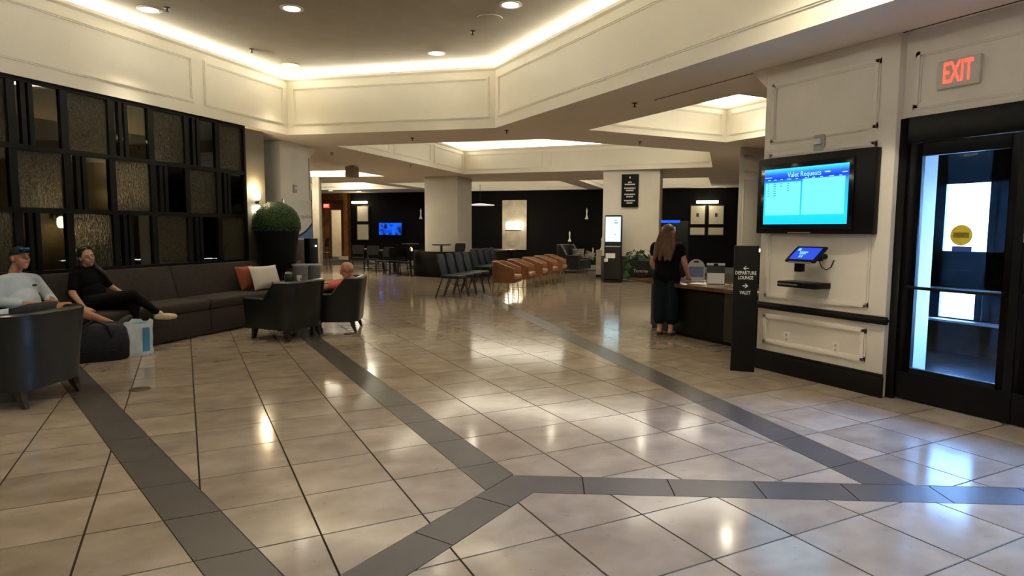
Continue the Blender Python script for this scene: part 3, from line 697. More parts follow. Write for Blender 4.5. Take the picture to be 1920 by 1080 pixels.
def armchair(label, loc, rz):
    t = thing('armchair', label, 'armchair', loc, rz, 'dark leather armchairs')
    ushell(.74, .74, .17, .11, .80, .57, .15, .07).build('back_shell', TEAL, t, smooth=True)
    MB().bb((-.30, -.30, .15), (.30, .36, .30)).build('seat_base', TEAL, t, bevel=.02)
    MB().bb((-.28, -.27, .30), (.28, .39, .45)).build('seat_cushion', TEAL, t, bevel=.04, seg=3)
    mb = ushell(.745, .745, .17, .118, .806, .576, .72, .072, lip=.02)
    for sx, sy in ((-1, 1), (1, 1), (-1, -1), (1, -1)):
        x, y = sx*.29, sy*.28; k = -.05 if sy < 0 else .02
        rows = []
        for z, r_, o_ in ((.155, .034, 0), (.08, .027, .35), (0, .017, 1)):
            cx, cy = x+sx*.012*o_, y+k*o_
            rows.append([(cx-r_, cy-r_, z), (cx+r_, cy-r_, z), (cx+r_, cy+r_, z), (cx-r_, cy+r_, z)])
        MB().grid(rows, close=True, cap=True).build('leg', LEGW, t)
    return t
def face(fx, fy): return math.atan2(fy, fx)-math.pi/2
# near left chair: rear legs seen at (58,765) and (140,735)
def seat_from_rear(pr, pl, back=.30):
    pass
r1, r2 = F(58, 765), F(140, 735); fdir = Vector((-.86, .51)); cc = (Vector((r1.x, r1.y))+Vector((r2.x, r2.y)))/2+fdir*.33
acn = armchair('dark teal leather armchair at the left picture edge in front of the seated man', (cc.x, cc.y, 0), face(*fdir))
f1 = Vector((-.62, .78)); cc = Vector((1.22, 9.27))
ac1 = dup(acn, (cc.x, cc.y, 0), face(*f1), 'empty dark leather armchair in front of the topiary')
r1, r2 = F(664, 621), F(681, 611); f2 = Vector((-.93, .37)); cc2 = (Vector((r1.x, r1.y))+Vector((r2.x, r2.y)))/2+f2*.33
ac2 = dup(acn, (cc2.x, cc2.y, 0), face(*f2), 'dark leather armchair the bald man sits in')
# ---- orange tub chairs
CAMEL = M('camel_leather', (.20, .085, .033), .38, nscale=10, namt=.18, bump=.1, bscale=80)
CAMS = M('camel_seat_leather', (.34, .19, .10), .35, nscale=10, namt=.12)
GOLD = M('gold_metal', (.55, .38, .14), .28, 1, nscale=30)
def tubchair(label, loc, rz):
    t = thing('tub_chair', label, 'chair', loc, rz, 'camel leather tub chairs in the waiting row')
    ushell(.60, .56, .26, .06, .78, .63, .30, .03, 9, 1.0, .015).build('back_shell', CAMEL, t, smooth=True)
    MB().bb((-.27, -.22, .30), (.27, .30, .37)).build('seat_base', CAMEL, t, bevel=.02)
    MB().bb((-.255, -.2, .37), (.255, .33, .48)).build('seat_cushion', CAMS, t, bevel=.04, seg=3)
    for sx in (-1, 1):
        for sy in (-1, 1): MB().tube([(sx*.23, sy*.22, .31), (sx*.25, sy*.24, 0)], .012, 8).build('leg', GOLD, t, smooth=True)
        MB().tube([(sx*.245, -.235, .10), (sx*.245, .235, .10)], .007, 6).build('stretcher', GOLD, t, smooth=True)
    return t
o0 = F(950, 553); dirr = (F(1030, 528)-o0); 
tub = None; rowp = [(948, 552), (983, 545), (1010, 537), (1028, 531), (1046, 527)]
labs = ['nearest camel leather tub chair in the row of five', 'second camel leather tub chair from the near end of the row', 'middle camel leather tub chair of the row of five', 'fourth camel leather tub chair from the near end of the row', 'farthest camel leather tub chair of the row of five']
base = F(948, 553); far = F(1040, 527)
for i, lb in enumerate(labs):
    p = base.lerp(far, (0, .25, .52, .76, 1)[i]); rz = face(.74, -.67)+random.uniform(-.04, .04)
    tub = tubchair(lb, (p.x, p.y, 0), rz) if tub is None else tub
    if i: dup(tub, (p.x, p.y, 0), rz, lb)
# ---- black padded chairs
CHB = M('black_vinyl_daylight_tint', (.006, .012, .024), .42, nscale=12, namt=.25, spec=.3)  # blue mixed into the black vinyl stands in for daylight from the doors
def sidechair(label, loc, rz):
    t = thing('padded_chair', label, 'chair', loc, rz, 'black padded waiting chairs')
    rows = []
    for z, y, w in ((.44, -.19, .20), (.60, -.225, .215), (.78, -.265, .21), (.90, -.29, .18), (.945, -.30, .12)):
        rows.append([(-w, y-.02, z), (-w*.5, y-.035, z), (w*.5, y-.035, z), (w, y-.02, z), (w, y+.02, z), (w*.5, y+.03, z), (-w*.5, y+.03, z), (-w, y+.02, z)])
    MB().grid(rows, close=True, cap=True).build('backrest', CHB, t, smooth=True)
    MB().bb((-.23, -.20, .42), (.23, .25, .49)).build('seat', CHB, t, bevel=.028, seg=3)
    for sx in (-1, 1):
        MB().tube([(sx*.2, .19, .42), (sx*.24, .29, 0)], .013, 8).build('leg', BLACKM, t, smooth=True)
        MB().tube([(sx*.2, -.15, .42), (sx*.23, -.30, 0)], .013, 8).build('leg', BLACKM, t, smooth=True)
        MB().tube([(sx*.195, -.14, .41), (sx*.185, -.2, .6), (sx*.17, -.26, .8)], .011, 6).build('back_frame', BLACKM, t, smooth=True)
    MB().tube([(-.2, 0, .415), (.2, 0, .415)], .01).build('crossbar', BLACKM, t)
    return t
bc = None; A = F(843, 562); B = F(903, 553)
bl = ['black padded chair nearest the viewer in the front row of four', 'second black padded chair of the front row of four', 'third black padded chair of the front row of four', 'far black padded chair of the front row beside the tub chairs']
for i in range(4):
    p = F(848, 557); p = Vector((p.x+i*.36, p.y+i*.37, 0)); rz = face(.72, -.69)
    if bc is None: bc = sidechair(bl[i], p, rz)
    else: dup(bc, p, rz, bl[i])
for i, lb in enumerate(('black padded chair of the row behind the tub chairs, nearest the column', 'second black padded chair of the row behind the tub chairs', 'third black padded chair of the row behind the tub chairs', 'fourth black padded chair of the row behind the tub chairs')):
    q = F(905, 531); dup(bc, (q.x+i*.37, q.y+i*.37, 0), face(.72, -.69), lb)
# coffee table beside the tub chairs (thin top between legs)
# ---- far dark lounge chair with cushions and side table
LNG = M('charcoal_leather', (.03, .03, .032), .4, nscale=10, namt=.2)
p = F(1075, 510); t = thing('lounge_chair', 'dark charcoal lounge chair with patterned cushions by the black wall', 'armchair', (p.x, p.y, 0), face(.5, -.87))
ushell(.95, .9, .2, .14, .98, .62, .12, .05).build('back_shell', LNG, t, smooth=True)
MB().bb((-.38, -.3, .12), (.38, .44, .46)).build('seat_cushion', LNG, t, bevel=.05, seg=3)
for sx in (-1, 1):
    for sy in (-1, 1): MB().tube([(sx*.36, sy*.34, .13), (sx*.38, sy*.36, 0)], .02).build('leg', LEGW, t)
o = pillow('cushion', .42, .36, .14, M('patterned_cushion', (.28, .26, .24), .8, nscale=5, namt=.9)); o.location = (p.x+.12, p.y-.12, .66); o.rotation_euler = (math.radians(-20), 0, math.radians(-30)); tag(o, 'black and white patterned cushion on the lounge chair', 'cushion')
o = pillow('cushion', .34, .30, .14, MATS['patterned_cushion']); o.location = (p.x+.40, p.y-.42, .60); o.rotation_euler = (math.radians(-25), .3, math.radians(-30)); tag(o, 'smaller patterned cushion lying lower on the lounge chair', 'cushion')
p = F(1109, 507); t = thing('side_table', 'low navy side table with a chess piece on it', 'table', (p.x, p.y, 0), math.radians(-45))
NAVY = M('navy_lacquer', (.012, .022, .05), .4, nscale=6)
MB().bb((-.38, -.3, .22), (.38, .3, .52)).build('top', NAVY, t, bevel=.01)
for sx in (-1, 1):
    for sy in (-1, 1): MB().bb((sx*.33-.02, sy*.25-.02, 0), (sx*.33+.02, sy*.25+.02, .22)).build('leg', NAVY, t)
CHESS = M('ivory_resin', (.92, .90, .82), .4, nscale=12, namt=.05, emit=None)
def chess(loc, s, lb, wall=None):
    t = thing('chess_piece', lb, 'ornament', loc, 0, 'white chess piece ornaments')
    MB().lathe([(x*s, z*s) for x, z in ((.001, 0), (.16, 0), (.165, .06), (.13, .10), (.10, .16), (.065, .30), (.05, .50), (.055, .55), (.095, .58), (.06, .62), (.06, .66), (.085, .80), (.09, .82), (.05, .86), (.001, .88))], n=20).build('body', CHESS, t, smooth=True)
    MB().box((0, 0, .93*s), (.03*s, .03*s, .13*s)).box((0, 0, .94*s), (.09*s, .03*s, .03*s)).build('cross_finial', CHESS, t)
    if wall:
        MB().box((wall[0]*.06, wall[1]*.06, -.012), (.26*s, .26*s, .024), math.radians(45)).build('wall_shelf', BLACK, t)
    return t
chess((p.x+.05, p.y, .52), .32, 'white chess piece standing on the navy side table')
nb = (R2, R2)
for px, py, s, lb in ((1068, 453, .46, 'lower white chess piece on the black back wall'), (1100, 411, .48, 'upper white chess piece on the black back wall'), (789, 411, .50, 'white chess piece on the back wall beside the white column')):
    q = TD(px, py, DB-.22); chess((q.x, q.y, q.z), s, lb, nb)
q = TD(1129, 455, 26.5*K); t = None
# beige waste cabinet beside the kiosk with a chess piece on top
p = F(1127, 519); t = thing('waste_cabinet', 'beige narrow cabinet half hidden behind the kiosk', 'cabinet', (p.x, p.y, 0), math.radians(-45))
MB().bb((-.14, -.2, .08), (.14, .2, .86)).build('body', M('beige_laminate', (.45, .38, .28), .5, nscale=6), t, bevel=.01)
MB().bb((-.13, -.19, 0), (.13, .19, .08)).build('plinth', BLACK, t)
chess((p.x+.02, p.y, .86), .42, 'white chess piece on the beige cabinet behind the kiosk')
# ================================================================== SIGN TOTEM
tl, trr = F(1369, 695), F(1414, 698); mid = (tl+trr)/2; wv = (trr-tl); wv.z = 0; wlen = wv.length; ang = math.atan2(wv.y, wv.x)
tot = thing('sign_totem', 'black free standing sign post reading departure lounge and valet', 'sign', (mid.x, mid.y, 0), ang)
TOTB = M('matte_black_sign', (.006, .006, .006), .55, nscale=6, namt=.15, spec=.2); LET = M('sign_lettering', (.72, .72, .70), .5, nscale=20, namt=.03, emit=(1, 1, 1), estr=.0)
HT = VA(1400, 461, mid).z
MB().bb((-wlen/2, 0, 0), (wlen/2, .09, HT)).build('post', TOTB, tot, bevel=.004)
def tz(py): return VA(1397, py, mid).z
fm = lambda x, z: frame((x, -.0005, z), (1, 0, 0), (0, 0, 1))
for body, py, w, h in (('DEPARTURE', 512, wlen*.86, .052), ('LOUNGE', 521, wlen*.62, .052), ('VALET', 549, wlen*.46, .052)):
    text('lettering', body, h, LET, tot, fm(0, tz(py)), .0012, width=w, bold=.0008)
def arrow(x, z, s, sg):
    mb = MB(); mb.box((x, -.001, z), (s, .003, s*.16))
    for k in (1, -1): mb.add([(x-sg*s*.5, -.0025, z-k*s*.02), (x-sg*s*.05, -.0025, z+k*s*.42), (x-sg*s*.05+sg*s*.18, -.0025, z+k*s*.42), (x-sg*s*.5+sg*s*.2, -.0025, z-k*s*.02)], [(0, 1, 2, 3)])
    mb.build('arrow', LET, tot)
arrow(0, tz(503), .055, 1); arrow(0, tz(536), .055, -1)
# ================================================================== WALL SCREEN
tv = thing('valet_display', 'wall mounted valet request screen in a deep black cabinet', 'screen', (XW, 0, 0))
XF = 5.45-XW
ya, yb, za, zb = 3.665, 4.945, 1.47, 2.245
TVB = M('screen_cabinet_black', (.004, .004, .005), .35, nscale=6, spec=.2)
# front plate with sloped side
mb = MB(); fy0 = 3.87
pr = [(XF, yb), (XF, fy0), (XF+.035, ya), (0, ya), (0, yb)]
mb.prism(pr, za, zb).build('cabinet', TVB, tv, bevel=.008)
SY0, SY1, SZ0, SZ1 = 3.885, 4.845, 1.565, 2.125
MB().bb((XF-.012, SY0-.05, SZ0-.05), (XF+.002, SY1+.05, SZ1+.05)).build('bezel', M('gloss_black', (.004, .004, .005), .12, nscale=6), tv, bevel=.005)
def scr_mat():
    m = bpy.data.materials.new('screen_blue'); m.use_nodes = True; t = m.node_tree; b = t.nodes['Principled BSDF']; b.inputs['Base Color'].default_value = (0, 0, 0, 1)
    g = t.nodes.new('ShaderNodeNewGeometry'); sp = t.nodes.new('ShaderNodeSeparateXYZ'); t.links.new(g.outputs['Position'], sp.inputs[0])
    mr = t.nodes.new('ShaderNodeMapRange'); mr.inputs[1].default_value = SZ0; mr.inputs[2].default_value = SZ1; t.links.new(sp.outputs[2], mr.inputs[0])
    r = t.nodes.new('ShaderNodeValToRGB'); e = r.color_ramp.elements
    e[0].position = 0; e[0].color = (0, .36, .95, 1); e[1].position = 1; e[1].color = (.03, .45, 1, 1)
    for pp_, c_ in ((.2, (0, .40, 1)), (.72, (.01, .25, .95)), (.82, (0, .02, .6)), (.90, (.01, .08, .85)), (.97, (.02, .35, 1))):
        k = e.new(pp_); k.color = (*c_, 1)
    t.links.new(mr.outputs[0], r.inputs[0]); t.links.new(r.outputs[0], b.inputs['Emission Color']); b.inputs['Emission Strength'].default_value = 1.25
    return m
SX = XF-.0135
MB().bb((SX, SY0, SZ0), (SX+.004, SY1, SZ1)).build('display', scr_mat(), tv)
SL_ = EM('screen_table', (.13, .66, 1), 1.15); INK = EM('screen_ink', (.0, .22, .6), .6); WTX = EM('screen_text', (.25, .75, 1), 1.3)
W_ = SY1-SY0; Hh = SZ1-SZ0
def sbox(u0, u1, v0, v1, mat, name, dx=.001): MB().bb((SX-dx, SY1-u1*W_, SZ0+v0*Hh), (SX, SY1-u0*W_, SZ0+v1*Hh)).build(name, mat, tv)
sbox(.022, .465, .165, .755, SL_, 'table_panel'); sbox(.485, .965, .165, .79, SL_, 'table_panel')
for u in (.05, .13, .21, .295, .40, .51, .60, .69, .79, .90): sbox(u, u+(.05 if u in (.295, .79) else .03), .80, .812, WTX, 'heading')
for k in range(6):
    for u, w_, n_ in ((.05, .016, 6), (.125, .03, 6), (.21, .025, 2), (.30, .025, 4), (.405, .012, 1)):
        if k < n_: sbox(u, u+w_, .725-k*.042, .737-k*.042, INK, 'row_entry', .0018)
text('heading_text', 'Valet Requests', .072, WTX, tv, frame((SX-.001, SY1-.50*W_, SZ0+.875*Hh), (0, -1, 0), (0, 0, 1)), .0005, width=.40*W_)
sbox(.74, .80, .872, .892, WTX, 'heading'); sbox(.93, .985, .85, .862, WTX, 'heading'); sbox(.01, .10, .845, .857, WTX, 'heading')
MB().bb((XF-.016, 4.27, 1.475), (XF-.004, 4.53, 1.487)).build('bar', CHROME, tv)
# fire strobe
def strobe(c, n, up, lb):
    r = Vector(up).cross(Vector(n)); t = thing('fire_alarm', lb, 'alarm', c); 
    m = frame((0, 0, 0), r, up)
    def bx(a, b, name, mat, bev=.004):
        mb = MB().bb(a, b); mb.v = [tuple(m @ Vector(v)) for v in mb.v]; mb.build(name, mat, t, bevel=bev)
    bx((-.06, -.08, 0), (.06, .08, .02), 'backplate', M('alarm_grey', (.38, .37, .36), .5, nscale=10), .004)
    bx((-.04, -.02, .02), (.04, .045, .055), 'lens', M('clear_lens', (.65, .68, .72), .1, nscale=10, spec=.8), .012)
    return t
p = WX(1538, 268, XW); strobe((XW-.001, p.y, p.z), (-1, 0, 0), (0, 0, 1), 'small grey fire strobe on the wall above the valet screen')
p = SD(552, 354, 10.62*K); strobe((p.x, p.y, p.z), (R2, -R2, 0), (0, 0, 1), 'small fire strobe on the white column behind the topiary')
# tablet on wall arm
tb = thing('tablet', 'tablet with a blue screen on a black wall arm', 'tablet', (XW, 4.24, 1.24))
mt = Matrix.Rotation(math.radians(-50), 4, 'Y')   # tilt: screen faces up and out
def tbox(a, b, name, mat, bev=.006):
    mb = MB().bb(a, b); mb.v = [tuple(Matrix.Translation((-.2, 0, .03)) @ Matrix.Rotation(math.radians(-38), 4, 'Y') @ Vector(v)) for v in mb.v]; return mb.build(name, mat, tb, bevel=bev)
tbox((-.115, -.17, -.012), (.115, .17, .012), 'body', TVB, .008)
tbox((-.088, -.135, .0125), (.088, .135, .0135), 'display', EM('tablet_blue', (.005, .04, .55), 1.1), 0)
for (x, y, wx_, wy) in ((.055, .10, .03, .03), (.02, .03, .012, .09), (-.005, .03, .01, .07), (-.045, .04, .03, .012), (-.045, .015, .03, .012)):
    tbox((x-wx_/2, y-wy/2, .0136), (x+wx_/2, y+wy/2, .0142), 'screen_text', WTX, 0)
tbox((-.12, -.13, -.014), (-.114, .13, .006), 'edge_bar', CHROME, 0)
MB().tube([(0, -.06, .01), (-.1, -.06, .0), (-.17, -.03, .01)], .028, 12).lathe([(.001, -.05), (.05, -.05), (.05, 0), (.001, 0)], (-.14, -.08, .02), 16).build('arm', TVB, tb, smooth=True)
MB().bb((-.24, .03, -.14), (-.17, .10, -.02)).build('card_reader', TVB, tb, bevel=.006)
MB().tube([(-.13, -.09, -.03), (-.1, -.1, -.09), (-.06, -.12, -.115), (-.02, -.14, -.09), (-.005, -.16, -.02)], .005, 6).build('cable', TVB, tb, smooth=True)
sh = thing('wall_shelf', 'small black wall shelf below the tablet', 'shelf', (XW, 4.36, .965))
MB().bb((-.22, -.255, -.025), (0, .19, .03)).build('board', TVB, sh, bevel=.004)
MB().bb((-.223, -.05, -.004), (-.219, .185, .01)).build('edge_bar', CHROME, sh)
for px, py in ((1475, 632), (1567, 652)):
    p = WX(px, py, XW); o = MB().bb((-.006, -.035, -.057), (0, .035, .057)).build('wall_outlet', WALLP, bevel=.003); o.location = (XW, p.y, p.z); tag(o, 'white wall outlet under the chair rail, %s one' % ('left' if px < 1500 else 'right'), 'outlet')
    MB().bb((-.0075, -.012, .01), (-.005, .012, .035)).bb((-.0075, -.012, -.035), (-.005, .012, -.01)).build('socket', M('outlet_grey', (.4, .38, .35), .5, nscale=5), o)
# exit sign
c = WX(1801, 136, XD); ex = thing('exit_sign', 'white exit sign with glowing red letters above the entrance door', 'exit sign', (XD, c.y, c.z))
MB().bb((-.04, -.165, -.115), (0, .165, .115)).build('housing', M('exit_housing', (.60, .55, .49), .5, nscale=6, namt=.04), ex, bevel=.012)
text('lettering', 'EXIT', .235, EM('exit_red', (1, .05, .03), 2.6), ex, frame((-.041, 0, .0), (0, -1, 0), (0, 0, 1)), .002, width=.225, bold=.003)
# ================================================================== RECEPTION DESK
WOODT = M('brown_desk_top', (.11, .045, .018), .22, nscale=7, namt=.35, coat=.3)
dk = thing('reception_desk', 'black reception desk with a curved brown wooden top', 'desk', (6.25, 6.9, 0))
fpts = []
for i in range(13):
    f = i/12; y = -1.42+f*2.85; x = .03*math.cos((f-.5)*3.0)*-1.6 + .10*max(0, f-.55)/.45
    fpts.append((x, y))
top = [(x-.10, y) for x, y in fpts]+[(.75, 1.43), (.75, -1.42)]
MB().prism(top, .70, .755).build('desk_top', WOODT, dk, bevel=.008)
body = [(x+.02, y*.76-.22) for x, y in fpts]+[(.70, .86), (.70, -1.3)]
MB().prism(body, .05, .70).build('front_panel', BLACK, dk, bevel=.006)
MB().prism([(x+(.03 if i < 13 else -.03), y) for i, (x, y) in enumerate(body)], 0, .05).build('plinth', BLACK, dk)
MB().bb((-.045, -.97, .06), (.02, -.80, .69)).build('pilaster', M('brown_black_wood', (.03, .022, .018), .4, nscale=8), dk)
def on(px, py, z=.755): return F(px, py, z)
# arched white sign
ACR = M('white_acrylic', (.72, .74, .80), .3, nscale=8, namt=.03); BLUS = M('pale_blue_print', (.22, .32, .58), .4, nscale=6, namt=.1)
p = Vector((6.66, 7.12, .755)); ws = .20
s1 = VA(1308, 486, (p.x, p.y)); hh = max(.3, s1.z-.755)
t = thing('arched_sign', 'white arched sign with a handle slot standing on the reception desk', 'sign', p, face(-.62, -.78)+math.pi)
arc = [(-.12, 0), (.12, 0), (.12, hh-.12)]+[(.12*math.cos(a), hh-.12+.12*math.sin(a)) for a in [math.pi*k/12 for k in range(1, 12)]]+[(-.12, hh-.12)]
MB().add([(x, y, z) for y in (0, .02) for x, z in arc], [tuple(range(len(arc))), tuple(range(2*len(arc)-1, len(arc)-1, -1))]+[(k, (k+1) % len(arc), len(arc)+(k+1) % len(arc), len(arc)+k) for k in range(len(arc))]).build('panel', ACR, t)
MB().bb((-.105, -.003, .06), (.105, 0, hh-.11)).build('print', BLUS, t); MB().bb((-.035, -.003, hh-.05), (.035, 0, hh-.025)).build('handle_slot', M('slot_brown', (.12, .04, .03), .6, nscale=6), t)
MB().bb((-.13, -.05, 0), (.13, .07, .012)).build('foot', ACR, t)
# flyer stand
p = Vector((6.42, 6.48, .755)); hh = VA(1345, 493, (p.x, p.y)).z-.755
t = thing('flyer_stand', 'clear acrylic flyer stand with a white sheet on the reception desk', 'sign', p, face(-.62, -.78)+math.pi)
def lean(mb, a=-.22): mb.v = [tuple(Matrix.Rotation(a, 4, 'X') @ Vector(v)) for v in mb.v]; return mb
lean(MB().bb((-.12, 0, 0), (.12, .006, hh))).build('panel', M('smoky_acrylic', (.05, .055, .065), .3, nscale=5, spec=.2), t)
lean(MB().bb((-.112, -.004, .02), (.112, -.001, hh*.55))).build('sheet', PAPER, t)
lean(MB().bb((-.12, -.004, hh-.03), (.12, 0, hh))).build('clip', ACR, t)
lean(MB().bb((-.03, -.007, hh-.04), (.03, -.003, hh-.005))).build('clip_tab', TVB, t)
MB().bb((-.12, -.06, 0), (.12, .12, .006)).build('foot', ACR, t)
for k_, (x, y, lb) in enumerate(((6.42, 6.75, 'white paper sheet lying on the reception desk nearest the woman'), (6.55, 6.60, 'white paper sheet lying beside the flyer stand'))):
    o = MB().box((0, 0, .0012), (.22, .30, .0024), .3+k_).build('paper_sheet', PAPER); o.location = (x, y, .7555); tag(o, lb, 'paper')
# desk phone light
p = Vector((6.9, 6.2, .755)); t = thing('desk_monitor', 'dark monitor behind the sign post with a small bright corner light', 'monitor', p, face(-.8, -.5)+math.pi)
MB().bb((-.26, 0, .12), (.26, .03, .50)).build('screen_panel', TVB, t, bevel=.005); MB().bb((-.03, .01, .01), (.03, .04, .15)).bb((-.12, -.08, 0), (.12, .1, .012)).build('stand', TVB, t)
MB().bb((-.02, -.006, .455), (.02, -.001, .50)).build('indicator_light', EM('indicator', (.6, .8, 1), 3), t)
# office chair back behind the totem
p = F(1392, 560); t = thing('office_chair', 'dark office chair behind the sign post', 'chair', (7.35, 6.35, 0), face(-1, .1))
rows = []
for z, w in ((.5, .22), (.7, .25), (.95, .24), (1.08, .2), (1.14, .1)): rows.append([(-w, -.22, z), (0, -.27, z), (w, -.22, z), (w, -.18, z), (0, -.22, z), (-w, -.18, z)])
MB().grid(rows, close=True, cap=True).build('backrest', BLACK, t, smooth=True)
MB().bb((-.24, -.2, .42), (.24, .26, .5)).build('seat', BLACK, t, bevel=.03); MB().tube([(0, 0, .42), (0, 0, .08)], .03).build('post', BLACKM, t)
for k in range(5): a = 2*math.pi*k/5; MB().tube([(0, 0, .1), (.3*math.cos(a), .3*math.sin(a), .03)], .02).ball((.3*math.cos(a), .3*math.sin(a), .03), .03).build('base_arm', BLACKM, t)
# shamrock plant box on the desk end
GRN = M('bright_green_leaf', (.03, .20, .05), .5, nscale=10, namt=.3); DGR = M('dark_green_leaf', (.015, .07, .02), .5, nscale=10, namt=.35)
p = Vector((6.42, 8.1, .757)); t = thing('plant_box', 'dark planter box with green leaves and shamrock decorations on the desk end', 'planter', p, face(-.62, -.78)+math.pi)
MB().bb((-.26, -.08, 0), (.26, .14, .26)).build('box', M('dark_planter', (.02, .022, .02), .6, nscale=6), t, bevel=.006)
def leafcloud(n, cx, cz, rx, rz, s, y=(0, .1)):
    mb = MB()
    for _ in range(n):
        c = Vector((cx+random.uniform(-rx, rx), random.uniform(*y), cz+random.uniform(-rz, rz))); a = Matrix.Rotation(random.uniform(0, 6.28), 3, 'Z') @ Matrix.Rotation(random.uniform(-1, 1), 3, 'X')
        q = s*random.uniform(.6, 1.2); mb.add([c+a @ Vector(v) for v in ((0, -q, 0), (q*.5, 0, q*.15), (0, q, 0), (-q*.5, 0, q*.15))], [(0, 1, 2, 3)])
    return mb
tag(leafcloud(110, .02, .33, .24, .08, .055, (-.1, .14)).build('leaves', DGR, t), kind='stuff')
for x, z in ((-.19, .17), (.20, .17), (-.22, .05)):
    mb = MB()
    for k in range(3):
        a = math.pi/2+2*math.pi*k/3; cx, cz = x+.028*math.cos(a), z+.028*math.sin(a)
        mb.add([(cx+.028*math.cos(b_), -.085, cz+.028*math.sin(b_)) for b_ in [2*math.pi*i/12 for i in range(12)]], [tuple(range(12))])
    mb.box((x, -.085, z-.05), (.008, .003, .05)); mb.build('shamrock', GRN, t)
text('lettering', 'Tommy', .075, LET, t, frame((.0, -.084, .10), (1, 0, 0), (0, 0, 1)), .001)
# ================================================================== KIOSK, DIRECTORY
kb = (F(1130, 528)+F(1166, 531))/2; kw = .50
kz = math.atan2(-R2, R2)
kio = thing('touch_kiosk', 'tall black touch screen kiosk with a bright white screen beside the column', 'kiosk', (kb.x, kb.y, 0), kz)
KT = VA(1148, 403, kb).z
MB().bb((-kw/2, 0, .06), (kw/2, .13, KT)).build('housing', M('kiosk_black', (.012, .011, .011), .3, nscale=6), kio, bevel=.05, seg=4)
MB().bb((-kw/2+.0, -.06, 0), (kw/2, .22, .06)).build('base', BLACK, kio, bevel=.01)
kzf = lambda py: VA(1148, py, kb).z
MB().bb((-kw/2+.01, -.008, kzf(456)), (kw/2-.01, .01, kzf(406))).build('bezel', M('kiosk_blue_bezel', (.01, .03, .12), .3, nscale=5), kio, bevel=.02)
MB().bb((-kw/2+.035, -.012, kzf(453)), (kw/2-.035, -.007, kzf(406.5))).build('display', EM('kiosk_white', (.62, .92, 1), 1.15), kio)
KI = EM('kiosk_ink', (.2, .35, .45), .5)
for x, z0, w, h in ((.07, 413, .09, .018), (.08, 418, .10, .03), (-.04, 419, .02, .018), (.06, 440, .03, .03)): MB().bb((x-w/2, -.0135, kzf(z0)-h/2), (x+w/2, -.012, kzf(z0)+h/2)).build('screen_text', KI, kio)
MB().bb((-kw/2+.03, -.004, kzf(463)), (kw/2-.03, 0, kzf(461))).build('print_strip', M('grey_print', (.35, .34, .33), .5, nscale=60, namt=.8), kio)
MB().bb((-.20, -.004, kzf(484)), (.07, 0, kzf(475))).build('notice', PAPER, kio); MB().bb((-.24, -.004, kzf(491)), (-.13, 0, kzf(484.5))).build('notice', PAPER, kio)
# directory sign on column 3
sg0, sg1 = TD(1166, 327, 24.1*K), TD(1196, 388, 24.1*K)
ds = thing('directory_sign', 'black hanging directory sign with white lettering on the column', 'sign', ((sg0.x+sg1.x)/2, (sg0.y+sg1.y)/2, sg1.z), kz)
dw_ = math.hypot(sg1.x-sg0.x, sg1.y-sg0.y); dh = sg0.z-sg1.z
MB().bb((-dw_/2, 0, 0), (dw_/2, .09, dh)).build('board', TOTB, ds, bevel=.004)
for fz, fw_, s in ((.90, .10, 1.4), (.755, .22, 1), (.69, .62, 1), (.575, .68, 1), (.505, .48, 1), (.385, .64, 1), (.315, .40, 1), (.195, .66, 1), (.125, .36, 1)):
    mb = MB(); n = max(2, int(fw_*15)); 
    for k in range(n): mb.bb((dw_*fw_*(k/n-.5), -.003, dh*fz-.018*s), (dw_*fw_*((k+.75)/n-.5), 0, dh*fz+.018*s))
    mb.build('lettering', LET, ds)
# blue lit display behind the woman
p = Vector((9.1, 10.4, 0)); t = thing('display_kiosk', 'dark kiosk with a blue lit top edge behind the standing woman', 'kiosk', p, kz)
zt_ = VA(1250, 413, p).z
MB().bb((-.28, 0, 0), (.28, .1, zt_-.02)).build('housing', BLACK, t, bevel=.01); MB().bb((-.28, -.01, zt_-.05), (.10, .08, zt_)).build('light_bar', EM('blue_led', (.0, .06, 1), 1.6), t)
MB().bb((-.26, -.006, .95), (.02, 0, zt_-.14)).build('display', EM('dim_display', (.5, .65, .8), .35), t)
# ================================================================== COLUMN 2 HALF WALL
hw0 = F(797, 520); HWH = VA(830, 472, F(830, 520)).z
cx, cy = hw0.x+.55+.75, hw0.y+.2+.5
mb = MB(); poly = []
for k in range(16):
    a = math.radians(150+k*150/15); poly.append((cx+1.35*math.cos(a), cy+1.35*math.sin(a)))
poly += [(cx+1.9, cy-.2), (cx+1.9, cy+1.0), (cx-1.1, cy+1.0)]
inn = [(cx+(x-cx)*.91, cy+(y-cy)*.91) for x, y in poly]
mb = MB()
for i in range(len(poly)):
    k = (i+1) % len(poly); mb.add([(*poly[i], 0), (*poly[k], 0), (*poly[k], HWH), (*poly[i], HWH), (*inn[i], 0), (*inn[k], 0), (*inn[k], HWH), (*inn[i], HWH)], [(0, 1, 2, 3), (5, 4, 7, 6), (3, 2, 6, 7), (1, 0, 4, 5)])
hwo = mb.build('curved_half_wall', M('dark_wood_panel', (.007, .005, .004), .5, nscale=5, namt=.3, spec=.2), bevel=.01)
struct(hwo, 'curved black half wall around the second column')
